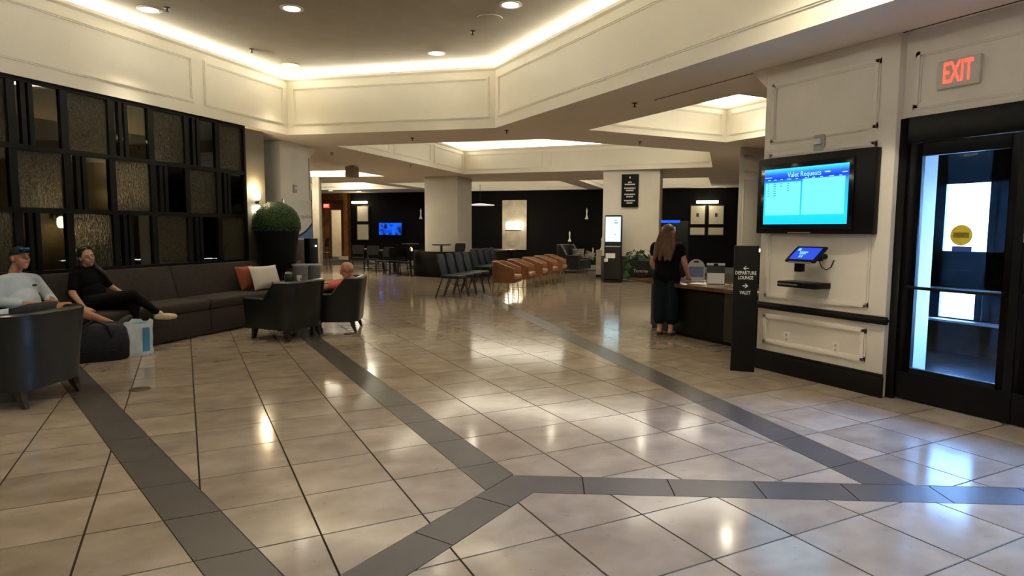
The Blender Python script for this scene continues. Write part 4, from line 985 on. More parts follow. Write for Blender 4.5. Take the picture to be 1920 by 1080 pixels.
# ================================================================== BACK WALL FEATURES
PANL = M('cream_panel', (.58, .52, .38), .6, nscale=5, namt=.05)
nbk = (-R2, -R2, 0); rbk = (R2, -R2, 0)
def bq(px, py, off=.0): return TD(px, py, DB-off*1.414)
def backbox(x0, y0, x1, y1, off, th, mat, name, parent, bev=0):
    a, b = bq(x0, y1, off), bq(x1, y0, off); P_ = Vector(parent.location) if parent else Vector((0, 0, 0))
    w = math.hypot(b.x-a.x, b.y-a.y); m = frame(Vector((a.x, a.y, min(a.z, b.z)))-P_, rbk, (0, 0, 1)); h = abs(b.z-a.z)
    mb = MB().bb((0, 0, 0), (w, h, th)); mb.v = [tuple(m @ Vector(v)) for v in mb.v]; return mb.build(name, mat, parent, bevel=bev)
def linelamp(px0, px1, py, lb, e=5.5, pw=6):
    a = bq((px0+px1)/2, py, .12); t = thing('picture_light', lb, 'wall lamp', a, 0)
    b0, b1 = bq(px0, py, .12)-a, bq(px1, py, .12)-a; b0.z = b1.z = 0
    MB().tube([b0, b1], .055, 12).build('tube', EM('warm_tube', (1, .86, .62), e), t, smooth=True)
    for f in (.25, .75): q = b0.lerp(b1, f); MB().tube([q, q+Vector((R2, R2, 0))*.12], .02).build('bracket', BLACKM, t)
    L = bpy.data.lights.new('picture_lamp', 'POINT'); L.energy = pw; L.color = WARM; L.shadow_soft_size = .1
    lo = bpy.data.objects.new('picture_lamp', L); COL.objects.link(lo); lo.parent = t; lo.location = (-.25, -.25, -.12)
def picture(x0, y0, x1, y1, lb, dot=None, grp=None):
    a = bq((x0+x1)/2, y1, 0); t = thing('framed_panel', lb, 'picture', a, 0, grp)
    t.location = (a.x, a.y, a.z); backbox(x0-2, y0-2, x1+2, y1+2, .04, .02, M('black_frame', (.01, .009, .008), .4, nscale=5), 'frame', t)
    backbox(x0, y0, x1, y1, .045, .03, PANL, 'panel', t)
    if dot: backbox(dot[0]-2.5, dot[1]-3.5, dot[0]+2.5, dot[1]+3.5, .08, .01, M('dot_print', (.05, .04, .04), .6, nscale=5), 'emblem', t)
g_ = 'framed panels on the far wall'
picture(671, 387, 690, 415, 'upper of two framed cream panels left of the blue screen', None, g_); picture(671, 421, 691, 449, 'lower of two framed cream panels left of the blue screen', None, g_)
linelamp(660, 688, 379.5, 'bright tube light above the two cream panels on the left')
picture(1295, 386, 1322, 420, 'large cream panel with a dark spot, left of the far pair', (1308, 403), g_); picture(1329, 386, 1357, 420, 'large cream panel with a dark spot, right of the far pair', (1343, 403), g_)
picture(1294, 427, 1321, 440, 'small cream panel under the left spotted panel', None, g_); picture(1328, 427, 1356, 440, 'small cream panel under the right spotted panel', None, g_)
linelamp(1306, 1347, 378.5, 'bright tube light above the spotted panels on the right')
a = bq(732, 440); t = thing('television', 'television glowing blue on the black back wall', 'television', a)
backbox(708, 414, 757, 443, .05, .04, TVB, 'housing', t)
def tvmat():
    m = bpy.data.materials.new('blue_picture'); m.use_nodes = True; tt = m.node_tree; b = tt.nodes['Principled BSDF']; b.inputs['Base Color'].default_value = (0, 0, 0, 1)
    g = tt.nodes.new('ShaderNodeNewGeometry'); n = tt.nodes.new('ShaderNodeTexNoise'); n.inputs['Scale'].default_value = 5; tt.links.new(g.outputs['Position'], n.inputs['Vector'])
    r = tt.nodes.new('ShaderNodeValToRGB'); e = r.color_ramp.elements; e[0].position = .42; e[0].color = (0, .004, .02, 1); e[1].position = .62; e[1].color = (.0, .08, .9, 1); tt.links.new(n.outputs['Fac'], r.inputs[0])
    tt.links.new(r.outputs[0], b.inputs['Emission Color']); b.inputs['Emission Strength'].default_value = 1.1; return m
backbox(711, 418, 753, 440, .092, .004, tvmat(), 'picture', t)
# antique mirror panel; glowing bulbs stand in for a lamp reflected in it
a = bq(965, 466); t = thing('wall_mirror', 'tall antique mirror panel on the black back wall', 'mirror', a)
backbox(942, 375, 988, 468, .03, .03, M('antique_mirror', (.62, .55, .42), .35, .8, nscale=2, namt=.25), 'glass', t)
a = bq(966, 424, .12); t = thing('reflected_lamp_bulbs', 'row of glowing bulbs standing in for a lamp reflected in the antique mirror', 'wall lamp', a)
for k, px in enumerate((950, 954, 961, 967, 973)):
    q = bq(px, 423, .16)-a; MB().ball(q, (.034, .034, .15), 10, 8).build('bulb', BULB, t, smooth=True)
q0, q1 = bq(947, 432, .15)-a, bq(977, 432, .15)-a; MB().tube([q0, q1], .02).tube([(q0+q1)/2, (q0+q1)/2+Vector((R2, R2, 0))*.14], .02).build('bar', BLACKM, t)
L = bpy.data.lights.new('reflected_lamp_light', 'POINT'); L.energy = 7; L.color = WARM; L.shadow_soft_size = .1; lo = bpy.data.objects.new('reflected_lamp_light', L); COL.objects.link(lo); lo.parent = t; lo.location = (-.3, -.3, 0)  # point light added for the stand-in bulbs
# pendant disc lamp
p = TD(900, 385, 30*K); t = thing('pendant_lamp', 'thin pale pendant disc lamp near the second column', 'pendant lamp', (p.x, p.y, p.z))
MB().lathe([(.001, 0), (.55, .0), (.56, .02), (.2, .06), (.001, .07)], n=32).build('shade', M('pale_shade', (.65, .6, .55), .5, nscale=4, emit=(1, .85, .8), estr=.35), t, smooth=True)
MB().tube([(0, 0, .06), (0, 0, ZS-p.z)], .008).build('cord', BLACKM, t)
# bar table with a dark red top
p = TD(915, 467, 31*K); t = thing('bar_table', 'long bar table with a dark red top behind the black chairs', 'table', (p.x, p.y, 0), kz)
MB().bb((-1.1, -.35, p.z-.05), (1.1, .35, p.z)).build('top', M('dark_red_top', (.22, .025, .015), .35, nscale=6), t, bevel=.008)
for sx in (-1, 1): MB().bb((sx*.9-.06, -.25, 0), (sx*.9+.06, .25, p.z-.05)).build('leg', BLACK, t)
# wooden doorway far left
WD = M('warm_wood_panel', (.20, .075, .02), .35, nscale=4, namt=.35); WD2 = M('dark_wood_trim', (.06, .022, .009), .4, nscale=5, namt=.3)
xs = lambda px: bq(px, 400).x
wl = wallseg('wall_wood', (xs(586), DB-xs(586)), (xs(600), DB-xs(600)), -.2, 0, ZS, WD, 'wood panelled wall with the far doorway')
def wseg(p0, p1, z0, z1, mat, nm, off=0, th=.2):
    a = Vector((xs(p0), DB-xs(p0)))-Vector((R2, R2))*off; b = Vector((xs(p1), DB-xs(p1)))-Vector((R2, R2))*off; n_ = Vector((R2, R2))*th
    return MB().prism([tuple(a), tuple(b), tuple(b+n_), tuple(a+n_)], z0, z1).build(nm, mat, wl)
zd = bq(630, 394).z
wseg(600, 642, zd, ZS, WD, 'lintel'); wseg(642, 657, 0, ZS, WD, 'jamb_panel'); wseg(597, 620, 0, zd, WD, 'door_panel', .02, .1); wseg(592, 642, bq(630, 392).z, bq(630, 376).z, WD2, 'header', .05, .05); wseg(640, 644, 0, zd+.5, WD2, 'door_casing', .04, .06); wseg(618, 621, 0, zd, WD2, 'door_casing', .04, .06); wseg(640.5, 656, bq(650, 480).z-.3, bq(650, 480).z, M('cream_low_panel', (.45, .38, .26), .6, nscale=4), 'low_panel', .3, .1)
# bright room beyond
a = bq(612, 400); a2 = bq(660, 400); sh_ = Vector((R2, R2, 0))*2.4
struct(MB().prism([(a.x+sh_.x-1, a.y+sh_.y+1), (a2.x+sh_.x+.4, a2.y+sh_.y-.4), (a2.x+sh_.x+.5, a2.y+sh_.y), (a.x+sh_.x-.8, a.y+sh_.y+1.3)], 0, ZS).build('wall_beyond', M('cream_wall', (.75, .66, .48), .7, nscale=4, namt=.04)), 'cream wall lit beyond the far doorway')
L = bpy.data.lights.new('corridor_lamp', 'POINT'); L.energy = 110; L.color = WARM; L.shadow_soft_size = .15
q = bq(632, 400)+Vector((R2, R2, 0))*1.3; t = thing('corridor_light', 'ceiling light in the corridor beyond the far doorway', 'ceiling lamp', (q.x, q.y, ZS))
MB().lathe([(.001, -.05), (.16, -.04), (.18, 0), (.001, 0)], n=20).build('diffuser', BULB, t, smooth=True); lo = bpy.data.objects.new('corridor_lamp', L); COL.objects.link(lo); lo.parent = t; lo.location = (0, 0, -.2)
c = bq(612, 386, .12); ex2 = thing('exit_sign', 'small red exit sign over the far wooden doorway', 'exit sign', c)
mb = MB().box((0, 0, 0), (.30, .05, .2), kz); mb.build('housing', M('exit_red_panel', (.3, .04, .03), .5, nscale=5, emit=(1, .12, .06), estr=.7), ex2)
text('lettering', 'EXIT', .15, EM('exit_pale', (1, .5, .4), 1.6), ex2, frame(Vector(nbk)*.028, rbk, (0, 0, 1)), .002, width=.24)
# ---- far tables and chairs
BT = M('cafe_table_top', (.08, .07, .06), .35, nscale=5); CHD = M('dark_cafe_chair', (.006, .005, .0045), .5, nscale=8, spec=.2)
def cafe_table(p, h, r, lb):
    t = thing('cafe_table', lb, 'table', (p.x, p.y, 0), 0, 'far cafe tables')
    MB().lathe([(.001, h-.035), (r, h-.035), (r, h), (.001, h)], n=28).build('top', BT, t); MB().tube([(0, 0, .02), (0, 0, h-.03)], .035, 10).build('pedestal', BLACKM, t); MB().lathe([(.001, 0), (r*.6, 0), (r*.6, .02), (.05, .05), (.001, .05)], n=20).build('base', BLACKM, t); return t
def cafe_chair(p, rz, lb, h=.9, seat=.46):
    t = thing('cafe_chair', lb, 'chair', (p.x, p.y, 0), rz, 'far cafe chairs')
    MB().bb((-.21, -.2, seat-.05), (.21, .22, seat)).build('seat', CHD, t, bevel=.015)
    rows = []
    for z, y, w in ((h-.32, -.2, .19), (h-.12, -.235, .22), (h, -.25, .20)): rows.append([(-w, y+.03, z), (0, y-.02, z), (w, y+.03, z), (w, y+.055, z), (0, y+.01, z), (-w, y+.055, z)])
    MB().grid(rows, close=True, cap=True).build('backrest', CHD, t, smooth=True)
    for sx in (-1, 1):
        MB().tube([(sx*.18, .18, seat-.04), (sx*.2, .21, 0)], .015).build('leg', CHD, t); MB().tube([(sx*.17, -.2, h-.1), (sx*.18, -.18, seat-.04), (sx*.2, -.23, 0)], .015).build('leg', CHD, t)
    return t
for px, py, h, r, lb in ((742, 512, .74, .38, 'round cafe table in front of the blue television'), (718, 507, .74, .34, 'small cafe table left of the television'), (770, 503, .95, .32, 'taller cafe table beside the white column'), (690, 503, .74, .32, 'cafe table below the two cream panels')):
    cafe_table(F(px, py), h, r, lb)
for px, py, a_, lb in ((722, 514.5, 2.2, 'dark cafe chair left of the round table'), (748, 515, .6, 'dark cafe chair right of the round table'), (735, 516, .2, 'dark cafe chair in front of the round table'), (697, 510, 2.6, 'dark cafe chair beside the small table'), (758, 518, 1.2, 'dark cafe chair nearest the curved half wall'), (672, 506, 2.9, 'dark cafe chair below the cream panels'), (605, 505, 1.7, 'tall dark chair at the far wooden doorway')):
    cafe_chair(F(px, py), a_, lb, 1.15 if px == 605 else .9, .62 if px == 605 else .46)
t = cafe_table(Vector((c2L.x+.15, c2L.y-1.15, 0)), HWH+.22, .3, 'high table standing behind the curved half wall')
cafe_chair(Vector((c2L.x+.62, c2L.y-1.22, 0)), 2.0, 'high stool behind the curved half wall', HWH+.25, .72)
# small table lamp and glass on the half wall
p = F(792, 512); t = thing('table_candle', 'small amber candle lamp beside the white column', 'lamp', (c2L.x-.75, c2L.y-.85, HWH)); MB().lathe([(.03, 0), (.05, .02), (.045, .09), (.012, .13), (.001, .14)], n=12).build('glass', M('amber_glass', (.6, .4, .12), .2, nscale=5, emit=(1, .7, .25), estr=.8), t, smooth=True)
MB().lathe([(.06, 0), (.06, .008), (.001, .008)], n=12).build('base', BLACKM, t)
# ================================================================== TOPIARY
PLB = M('black_planter', (.005, .006, .007), .55, nscale=8, namt=.3, spec=.2)
p = SD(518, 420, DS-.30*1.414); tp = thing('topiary_planter', 'large boxwood ball in a tall tapered black planter', 'plant', (p.x, p.y, 0))
zdm = p.z; zb_ = SD(525, 500, DS-.30*1.414).z; rr = .40
MB().lathe([(.12, 0), (.15, .02), (.15, .06), (.09, .12), (.075, .45), (.09, zb_-.06), (.16, zb_-.02), (.001, zb_-.02)], n=24).build('pedestal', PLB, tp, smooth=True)
MB().lathe([(.001, zb_-.02), (.27, zb_-.02), (.285, zb_), (.325, zb_+.28), (.385, zdm-.1), (.40, zdm-.05), (.385, zdm-.05), (.001, zdm-.07)], n=32).build('planter', PLB, tp, smooth=True)
core = MB().ball((0, 0, zdm-.02), (rr*.95, rr*.95, rr*1.0), 24, 16); core.build('core', M('boxwood_core', (.006, .02, .006), .9, nscale=20), tp, smooth=True)
mb = MB(); BOX = M('boxwood_leaf', (.03, .085, .018), .5, nscale=14, namt=.5)
for _ in range(9000):
    z = random.uniform(-.25, 1); a = random.uniform(0, 2*math.pi); q = math.sqrt(max(0, 1-z*z)); n = Vector((q*math.cos(a), q*math.sin(a), z)); c = n*rr*random.uniform(.95, 1.035)+Vector((0, 0, zdm-.02))
    tt = n.orthogonal().normalized(); tt = Matrix.Rotation(random.uniform(0, 6.28), 3, n) @ tt; bb_ = (n.cross(tt)*.8+n*random.uniform(-.4, .7)).normalized(); s = random.uniform(.009, .017)
    mb.add([c-tt*s, c+bb_*s*.5, c+tt*s, c-bb_*s*.5], [(0, 1, 2, 3)])
tag(mb.build('leaves', BOX, tp), kind='stuff')
# ---- banner and counter behind the topiary
bn = SD(572, 470, 9.9*K); bnr = thing('promotional_banner', 'white banner with a blue wave standing behind the topiary', 'banner', (bn.x, bn.y, 0), math.radians(45))
def bz(py): return SD(572, py, 9.9*K).z
bx0 = (SD(535, 400, 9.9*K)-SD(572, 400, 9.9*K)).length; bx1 = (SD(586, 400, 9.9*K)-SD(572, 400, 9.9*K)).length
WB = M('banner_white', (.66, .66, .64), .5, nscale=5, namt=.03); WAV = M('banner_blue', (.10, .22, .50), .4, nscale=4, namt=.3)
MB().bb((-bx0, 0, bz(447)), (bx1, .02, bz(376))).build('sheet', WB, bnr)
text('lettering', 'opolios', .12, M('banner_ink', (.22, .22, .22), .5, nscale=8), bnr, frame((.07, -.001, bz(406)), (1, 0, 0), (0, 0, 1)), .001)
mb = MB(); n = 14; up_, lo_ = [], []
for i in range(n+1):
    f = i/n; x = -bx0*.6+(bx1+bx0*.6)*f; up_.append((x, -.003, bz(443)+(bz(418)-bz(443))*f**2.2)); lo_.append((x, -.003, bz(447)))
mb.add(up_+lo_, [(i, i+1, n+2+i, n+1+i) for i in range(n)]); mb.build('wave_print', WAV, bnr)
mb = MB(); up2 = [(x, -.005, z+.02) for x, y, z in up_]; lo2 = [(x, -.005, z-.03*(.3+i/n)) for i, (x, y, z) in enumerate(up_)]
mb.add(up2+lo2, [(i, i+1, n+2+i, n+1+i) for i in range(n)]); mb.build('wave_edge', M('banner_dark', (.02, .025, .04), .4, nscale=4), bnr)
MB().bb((-bx0, .021, 0), (-bx0+.04, .05, bz(376))).bb((bx1-.04, .021, 0), (bx1, .05, bz(376))).build('stand', BLACKM, bnr)
p = SD(562, 520, 9.5*K); t = thing('brown_counter', 'low red brown counter under the banner', 'counter', (p.x, p.y, 0), math.radians(45))
MB().bb((-.38, 0, 0), (.26, .28, SD(565, 449, 9.5*K).z)).build('body', M('red_brown_wood', (.07, .03, .022), .45, nscale=6), t, bevel=.01); MB().bb((-.08, -.012, .86), (.02, 0, .91)).build('label_plate', M('label_cream', (.5, .42, .25), .5, nscale=5), t)
p = SD(590, 520, 9.15*K); t = thing('black_terminal', 'slim black terminal with a tiny light at the right of the banner', 'terminal', (p.x, p.y, 0), math.radians(45))
MB().bb((-.13, 0, 0), (.13, .12, SD(590, 447, 9.15*K).z)).build('body', TVB, t, bevel=.01); MB().ball((.05, -.008, SD(590, 461, 9.15*K).z), .016, 8, 6).build('status_light', EM('status_white', (.7, .85, 1), 6), t)
for px, lb in ((564, 'left grey plastic bin behind the empty armchair'), (588, 'right grey plastic bin behind the bald man')):
    p = SD(px, 540, 8.95*K); t = thing('waste_bin', lb, 'bin', (p.x, p.y, 0), 0, 'grey bins under the banner'); ztp = SD(px, 495, 8.95*K).z
    MB().lathe([(.001, 0), (.10, 0), (.135, ztp), (.145, ztp), (.145, ztp-.02), (.13, ztp-.02), (.12, ztp-.1), (.001, ztp-.1)], n=20).build('bucket', M('grey_plastic', (.16, .16, .18), .4, nscale=6), t, smooth=True)
    MB().lathe([(.146, ztp-.03), (.152, ztp-.03), (.152, ztp), (.146, ztp)], n=20).build('rim', M('grey_plastic_rim', (.38, .38, .4), .4, nscale=6), t)
# small glass jar / lantern beside the planter
p = F(533, 575); q = SD(541, 520, 8.7*K); t = thing('side_table', 'small round dark side table holding jars behind the empty armchair', 'table', (q.x, q.y, 0)); zz = SD(541, 528, 8.7*K).z
MB().lathe([(.001, zz-.03), (.26, zz-.03), (.26, zz), (.001, zz)], n=24).build('top', BLACK, t); MB().tube([(0, 0, 0), (0, 0, zz-.02)], .03).build('post', BLACKM, t); MB().lathe([(.001, 0), (.18, 0), (.17, .02), (.001, .025)], n=20).build('base', BLACKM, t)
t = thing('glass_jar', 'dark glass jar with a pale lid on the small side table', 'jar', (q.x, q.y, zz)); MB().lathe([(.05, 0), (.065, .02), (.065, .11), (.05, .13)], n=16).build('body', M('dark_jar', (.03, .035, .03), .15, nscale=5), t, smooth=True); MB().lathe([(.055, .13), (.055, .155), (.02, .165), (.001, .165)], n=16).build('lid', CHROME, t, smooth=True)
t = thing('paper_cup', 'white paper cup on the small side table', 'cup', (q.x+.16, q.y-.04, zz)); MB().lathe([(.03, 0), (.042, .1), (.038, .1), (.028, .01)], n=16).build('cup', PAPER, t, smooth=True)
# ================================================================== BAGS, FLOOR COVERS
BAG = M('black_nylon', (.006, .007, .013), .5, nscale=20, namt=.3, bump=.4, bscale=30, spec=.3)
p = F(190, 680); t = thing('duffel_bag', 'black duffel bag on the floor in front of the seated woman', 'bag', (p.x-.07, p.y+.2, 0), math.radians(8))
mb = MB(); rows = []
for z, k in ((0, .92), (.03, 1), (.2, 1.02), (.34, .95), (.40, .82), (.43, .5)):
    rows.append([(.33*k*math.copysign(abs(math.cos(a))**.5, math.cos(a)), .17*k*math.copysign(abs(math.sin(a))**.5, math.sin(a)), z) for a in [2*math.pi*i/24 for i in range(24)]])
MB().grid(rows, close=True, cap=True).build('body', BAG, t, smooth=True)
MB().tube([(-.16, -.165, .26), (-.12, -.19, .40), (0, -.12, .47), (.12, -.19, .40), (.16, -.165, .26)], .012, 6).build('handle', BAG, t, smooth=True); MB().bb((-.2, -.181, .12), (.2, -.170, .125)).build('zip', BLACKM, t)
p = F(258, 668); t = thing('carrier_bag', 'white and blue plastic carrier bag beside the duffel bag', 'bag', (p.x, p.y+.10, 0), math.radians(18))
WP = M('white_plastic_film', (.62, .66, .70), .3, nscale=9, namt=.15, bump=.6, bscale=14); BP = M('blue_print_film', (.05, .22, .36), .3, nscale=7, namt=.3)
rows = []; 
for z, k in ((0, .9), (.05, 1), (.2, .98), (.32, 1.02), (.40, 1.08)):
    rows.append([(.155*k*math.copysign(abs(math.cos(a))**.6, math.cos(a))+.012*math.sin(9*a+z*20), .10*k*math.copysign(abs(math.sin(a))**.6, math.sin(a))+.012*math.cos(7*a+z*30), z+(.02*math.sin(5*a) if z > .3 else 0)) for a in [2*math.pi*i/32 for i in range(32)]])
MB().grid(rows, close=True).build('bag', WP, t, smooth=True)
MB().add([(.02, -.118, .05), (.10, -.112, .05), (.105, -.116, .33), (.03, -.122, .33)], [(0, 1, 2, 3)]).build('print', BP, t)
MB().bb((-.12, -.06, .02), (.12, .06, .38)).build('contents', M('teal_box', (.04, .25, .30), .5, nscale=6), t, bevel=.01)
BRS = M('bronze_cover', (.10, .07, .035), .4, .6, nscale=12)
for px, py, r, lb in ((262, 730, .095, 'round bronze floor outlet cover in front of the bags'), (658, 626, .10, 'round floor outlet cover behind the armchairs'), (1028, 553.5, .10, 'round floor outlet cover beside the tub chairs')):
    q = F(px, py); t = thing('floor_outlet_cover', lb, 'floor cover', (q.x, q.y, 0), 0, 'floor outlet covers'); MB().lathe([(.001, .006), (r*.8, .006), (r*.82, .003), (r*.86, .003), (r*.88, .007), (r, .002), (r, .0), (.001, 0)], n=32).build('plate', BRS, t); MB().box((0, 0, .007), (.05, .012, .003)).build('latch', BLACKM, t)
# notice on the second door
MB().bb((XD-.0015, yR-.19, 1.42), (XD-.0005, yR-.03, 1.75)).build('notice', PAPER, d2)

# pale cushion in the near armchair
q = VA(2, 596, acn.location); o = pillow('pillow', .42, .36, .13, M('pale_blue_linen', (.42, .47, .54), .8, nscale=12, namt=.06)); o.location = (acn.location.x-.22, acn.location.y-.02, .62); o.rotation_euler = (math.radians(-20), 0, math.radians(20)); tag(o, 'pale blue cushion in the armchair at the left picture edge', 'pillow')
# ================================================================== PEOPLE
class Body:
    """list of tapered capsules and ellipsoids; grown into one continuous surface"""
    def __init__(s): s.p = []
    def cap(s, a, b, ra, rb, tg): s.p.append(('c', Vector(a), Vector(b), ra, rb, tg)); return s
    def ell(s, c, axes, tg): s.p.append(('e', Vector(c), [Vector(a) for a in axes], 0, 0, tg)); return s
def capmesh(mb, a, b, ra, rb, n=12):
    d = b-a; L = d.length; d = d/L if L > 1e-6 else Vector((0, 0, 1)); x = d.orthogonal().normalized(); y = d.cross(x); rows = []
    def ring(c, r): rows.append([c+x*r*math.cos(2*math.pi*k/n)+y*r*math.sin(2*math.pi*k/n) for k in range(n)])
    for i in (80, 55, 28): t = math.radians(i); ring(a-d*ra*math.sin(t), ra*math.cos(t))
    ring(a, ra); ring(b, rb)
    for i in (28, 55, 80): t = math.radians(i); ring(b+d*rb*math.sin(t), rb*math.cos(t))
    mb.grid(rows, close=True, cap=True)
def ellmesh(mb, c, ax, n=16, m=10):
    t = MB().ball((0, 0, 0), 1, n, m); mb.add([c+ax[0]*v[0]+ax[1]*v[1]+ax[2]*v[2] for v in t.v], t.f)
def skin(name, prims, mat, parent, voxel=.007, grow=0, smooth=4, rough=0):
    mb = MB()
    for k, a, b, ra, rb, tg in prims:
        if k == 'c': capmesh(mb, a, b, ra+grow, rb+grow)
        else:
            ax = [v.normalized()*(v.length+grow) for v in b]; ellmesh(mb, a, ax)
    me = bpy.data.meshes.new('tmp'); me.from_pydata(mb.v, [], mb.f)
    b_ = bmesh.new(); b_.from_mesh(me); bmesh.ops.recalc_face_normals(b_, faces=b_.faces); b_.to_mesh(me); b_.free()
    o = bpy.data.objects.new('tmp', me); COL.objects.link(o)
    r = o.modifiers.new('r', 'REMESH'); r.mode = 'VOXEL'; r.voxel_size = voxel
    sm = o.modifiers.new('s', 'SMOOTH'); sm.factor = .5; sm.iterations = smooth
    dg = bpy.context.evaluated_depsgraph_get(); dg.update()
    m2 = bpy.data.meshes.new_from_object(o.evaluated_get(dg)); bpy.data.objects.remove(o); m2.name = name
    m2.materials.clear(); m2.materials.append(mat)
    for p in m2.polygons: p.use_smooth = True
    return link(name, m2, parent)
def sub(prims, spec):
    """spec: {tag: (f0,f1)} part of a limb, for clothes"""
    out = []
    for k, a, b, ra, rb, tg in prims:
        if tg in spec:
            f0, f1 = spec[tg] or (0, 1)
            if k == 'c': out.append((k, a.lerp(b, f0), a.lerp(b, f1), ra+(rb-ra)*f0, ra+(rb-ra)*f1, tg))
            else: out.append((k, a, b, ra, rb, tg))
    return out
def hand(B, w, d, nrm, side, curl=.5, tg='hand', s=1.0):
    """w wrist point, d direction of the palm, nrm back of hand, side vector towards the thumb"""
    d = Vector(d).normalized(); side = (Vector(side)-d*Vector(side).dot(d)).normalized(); nrm = Vector(nrm); nrm = (nrm-d*nrm.dot(d)-side*nrm.dot(side)).normalized()
    B.ell(w+d*.05*s, [d*.052*s, side*.042*s, nrm*.017*s], tg); B.cap(w-d*.01, w+d*.03, .024*s, .026*s, tg)
    for i, L in enumerate((.070, .078, .072, .056)):
        o = w+d*.085*s+side*(.033-.022*i)*s; d1 = (d-nrm*curl*.6+side*(.10-.07*i)).normalized(); d2 = (d1-nrm*curl).normalized()
        k = o+d1*L*.5*s; B.cap(o-d*.02, k, .0095*s, .0085*s, tg); B.cap(k, k+d2*L*.5*s, .0085*s, .0070*s, tg)
    o = w+d*.03*s+side*.032*s; k = o+(d*.6+side*.75-nrm*.25).normalized()*.038*s; B.cap(o, k, .013*s, .011*s, tg); B.cap(k, k+(d*.9+side*.25-nrm*.3).normalized()*.032*s, .010*s, .008*s, tg)
def head(B, c, f, u, s=1.0):
    f = Vector(f).normalized(); u = (Vector(u)-f*Vector(u).dot(f)).normalized(); r = f.cross(u); c = Vector(c)
    B.ell(c+u*.022*s-f*.008*s, [r*.074*s, f*.094*s, u*.092*s], 'head'); B.ell(c+f*.022*s-u*.045*s, [r*.058*s, f*.066*s, u*.072*s], 'head')
    B.cap(c+f*.055*s-u*.098*s, c+f*.04*s-u*.1*s, .022*s, .028*s, 'head'); B.cap(c+f*.086*s+u*.01*s, c+f*.106*s-u*.03*s, .009*s, .014*s, 'head')
    B.cap(c+f*.078*s+r*.03*s+u*.018*s, c+f*.078*s-r*.03*s+u*.018*s, .014*s, .014*s, 'head'); B.cap(c+f*.079*s+r*.018*s-u*.062*s, c+f*.079*s-r*.018*s-u*.062*s, .0085*s, .0085*s, 'head')
    for sg in (1, -1): B.ell(c+r*sg*.076*s-u*.012*s-f*.01*s, [r*.008*s, f*.019*s, u*.032*s], 'head'); B.cap(c+f*.055*s+r*sg*.036*s-u*.03*s, c+f*.05*s+r*sg*.04*s-u*.035*s, .02*s, .02*s, 'head')
    return c, f, u, r
def eyes(t, hd, s=1.0, hair=None):
    c, f, u, r = hd
    for sg in (1, -1):
        mb = MB(); ellmesh(mb, c+f*.082*s+r*sg*.031*s-u*.004*s, [r*.013*s, f*.007*s, u*.006*s], 10, 8); e = mb.build('eye', M('eye_white', (.55, .52, .5), .2, nscale=5), t, smooth=True)
        mb = MB(); ellmesh(mb, c+f*.087*s+r*sg*.031*s-u*.004*s, [r*.006*s, f*.003*s, u*.006*s], 10, 6); mb.build('iris', M('iris_dark', (.02, .012, .008), .2, nscale=5), e, smooth=True)
        mb = MB(); capmesh(mb, c+f*.094*s+r*sg*.014*s+u*.02*s, c+f*.084*s+r*sg*.048*s+u*.02*s, .004*s, .003*s, 8); mb.build('eyebrow', hair or M('brow_dark', (.02, .014, .01), .7, nscale=9), t, smooth=True)
    mb = MB(); capmesh(mb, c+f*.0875*s+r*.02*s-u*.062*s, c+f*.0875*s-r*.02*s-u*.062*s, .0035*s, .0035*s, 8); mb.build('mouth', M('lip', (.28, .10, .08), .5, nscale=9), t, smooth=True)
def torso(B, pel, chest, neck, shR, shL, hipR, hipL, f, wide=1.0, belly=.0):
    pel, chest, neck = Vector(pel), Vector(chest), Vector(neck); f = Vector(f).normalized(); up = (chest-pel).normalized(); r = f.cross(up).normalized(); f = up.cross(r)
    B.ell(pel, [r*.165*wide, f*.118, up*.12], 'pelvis'); B.ell(pel.lerp(chest, .45)+f*belly*.5, [r*.145*wide, f*(.108+belly), up*.16], 'torso'); B.ell(chest, [r*.168*wide, f*.112, up*.18], 'torso')
    B.ell(chest+up*.08, [r*.15*wide, f*.088, up*.09], 'torso')
    for sh in (shR, shL): B.cap(Vector(sh), neck-up*.06, .052, .042, 'torso')
    for h in (hipR, hipL): B.cap(h, pel, .09, .095, 'pelvis')
def limb(B, pts, rs, tags):
    pts = [Vector(p) for p in pts]
    for i, tg in enumerate(tags): B.cap(pts[i], pts[i+1], rs[i][0], rs[i][1], tg)
def foot(B, an, toe, tg):
    an, toe = Vector(an), Vector(toe); d = (toe-an); B.cap(an-d.normalized()*.035+Vector((0, 0, -.035)), an.lerp(toe, .55)+Vector((0, 0, -.015)), .034, .036, tg); B.cap(an.lerp(toe, .55)+Vector((0, 0, -.015)), toe, .038, .026, tg); B.cap(an, an+Vector((0, 0, -.03)), .036, .036, tg)
SK1 = M('skin_tan', (.42, .20, .12), .5, nscale=20, namt=.08); SK2 = M('skin_warm', (.50, .27, .17), .5, nscale=20, namt=.08); SK3 = M('skin_pink', (.45, .22, .15), .5, nscale=20, namt=.08)
def S_(s0): return lambda s, t, z: Vector(sw(s0+s, t, z))
NV = Vector((R2, -R2, 0)); EV = Vector((R2, R2, 0)); ZV = Vector((0, 0, 1))
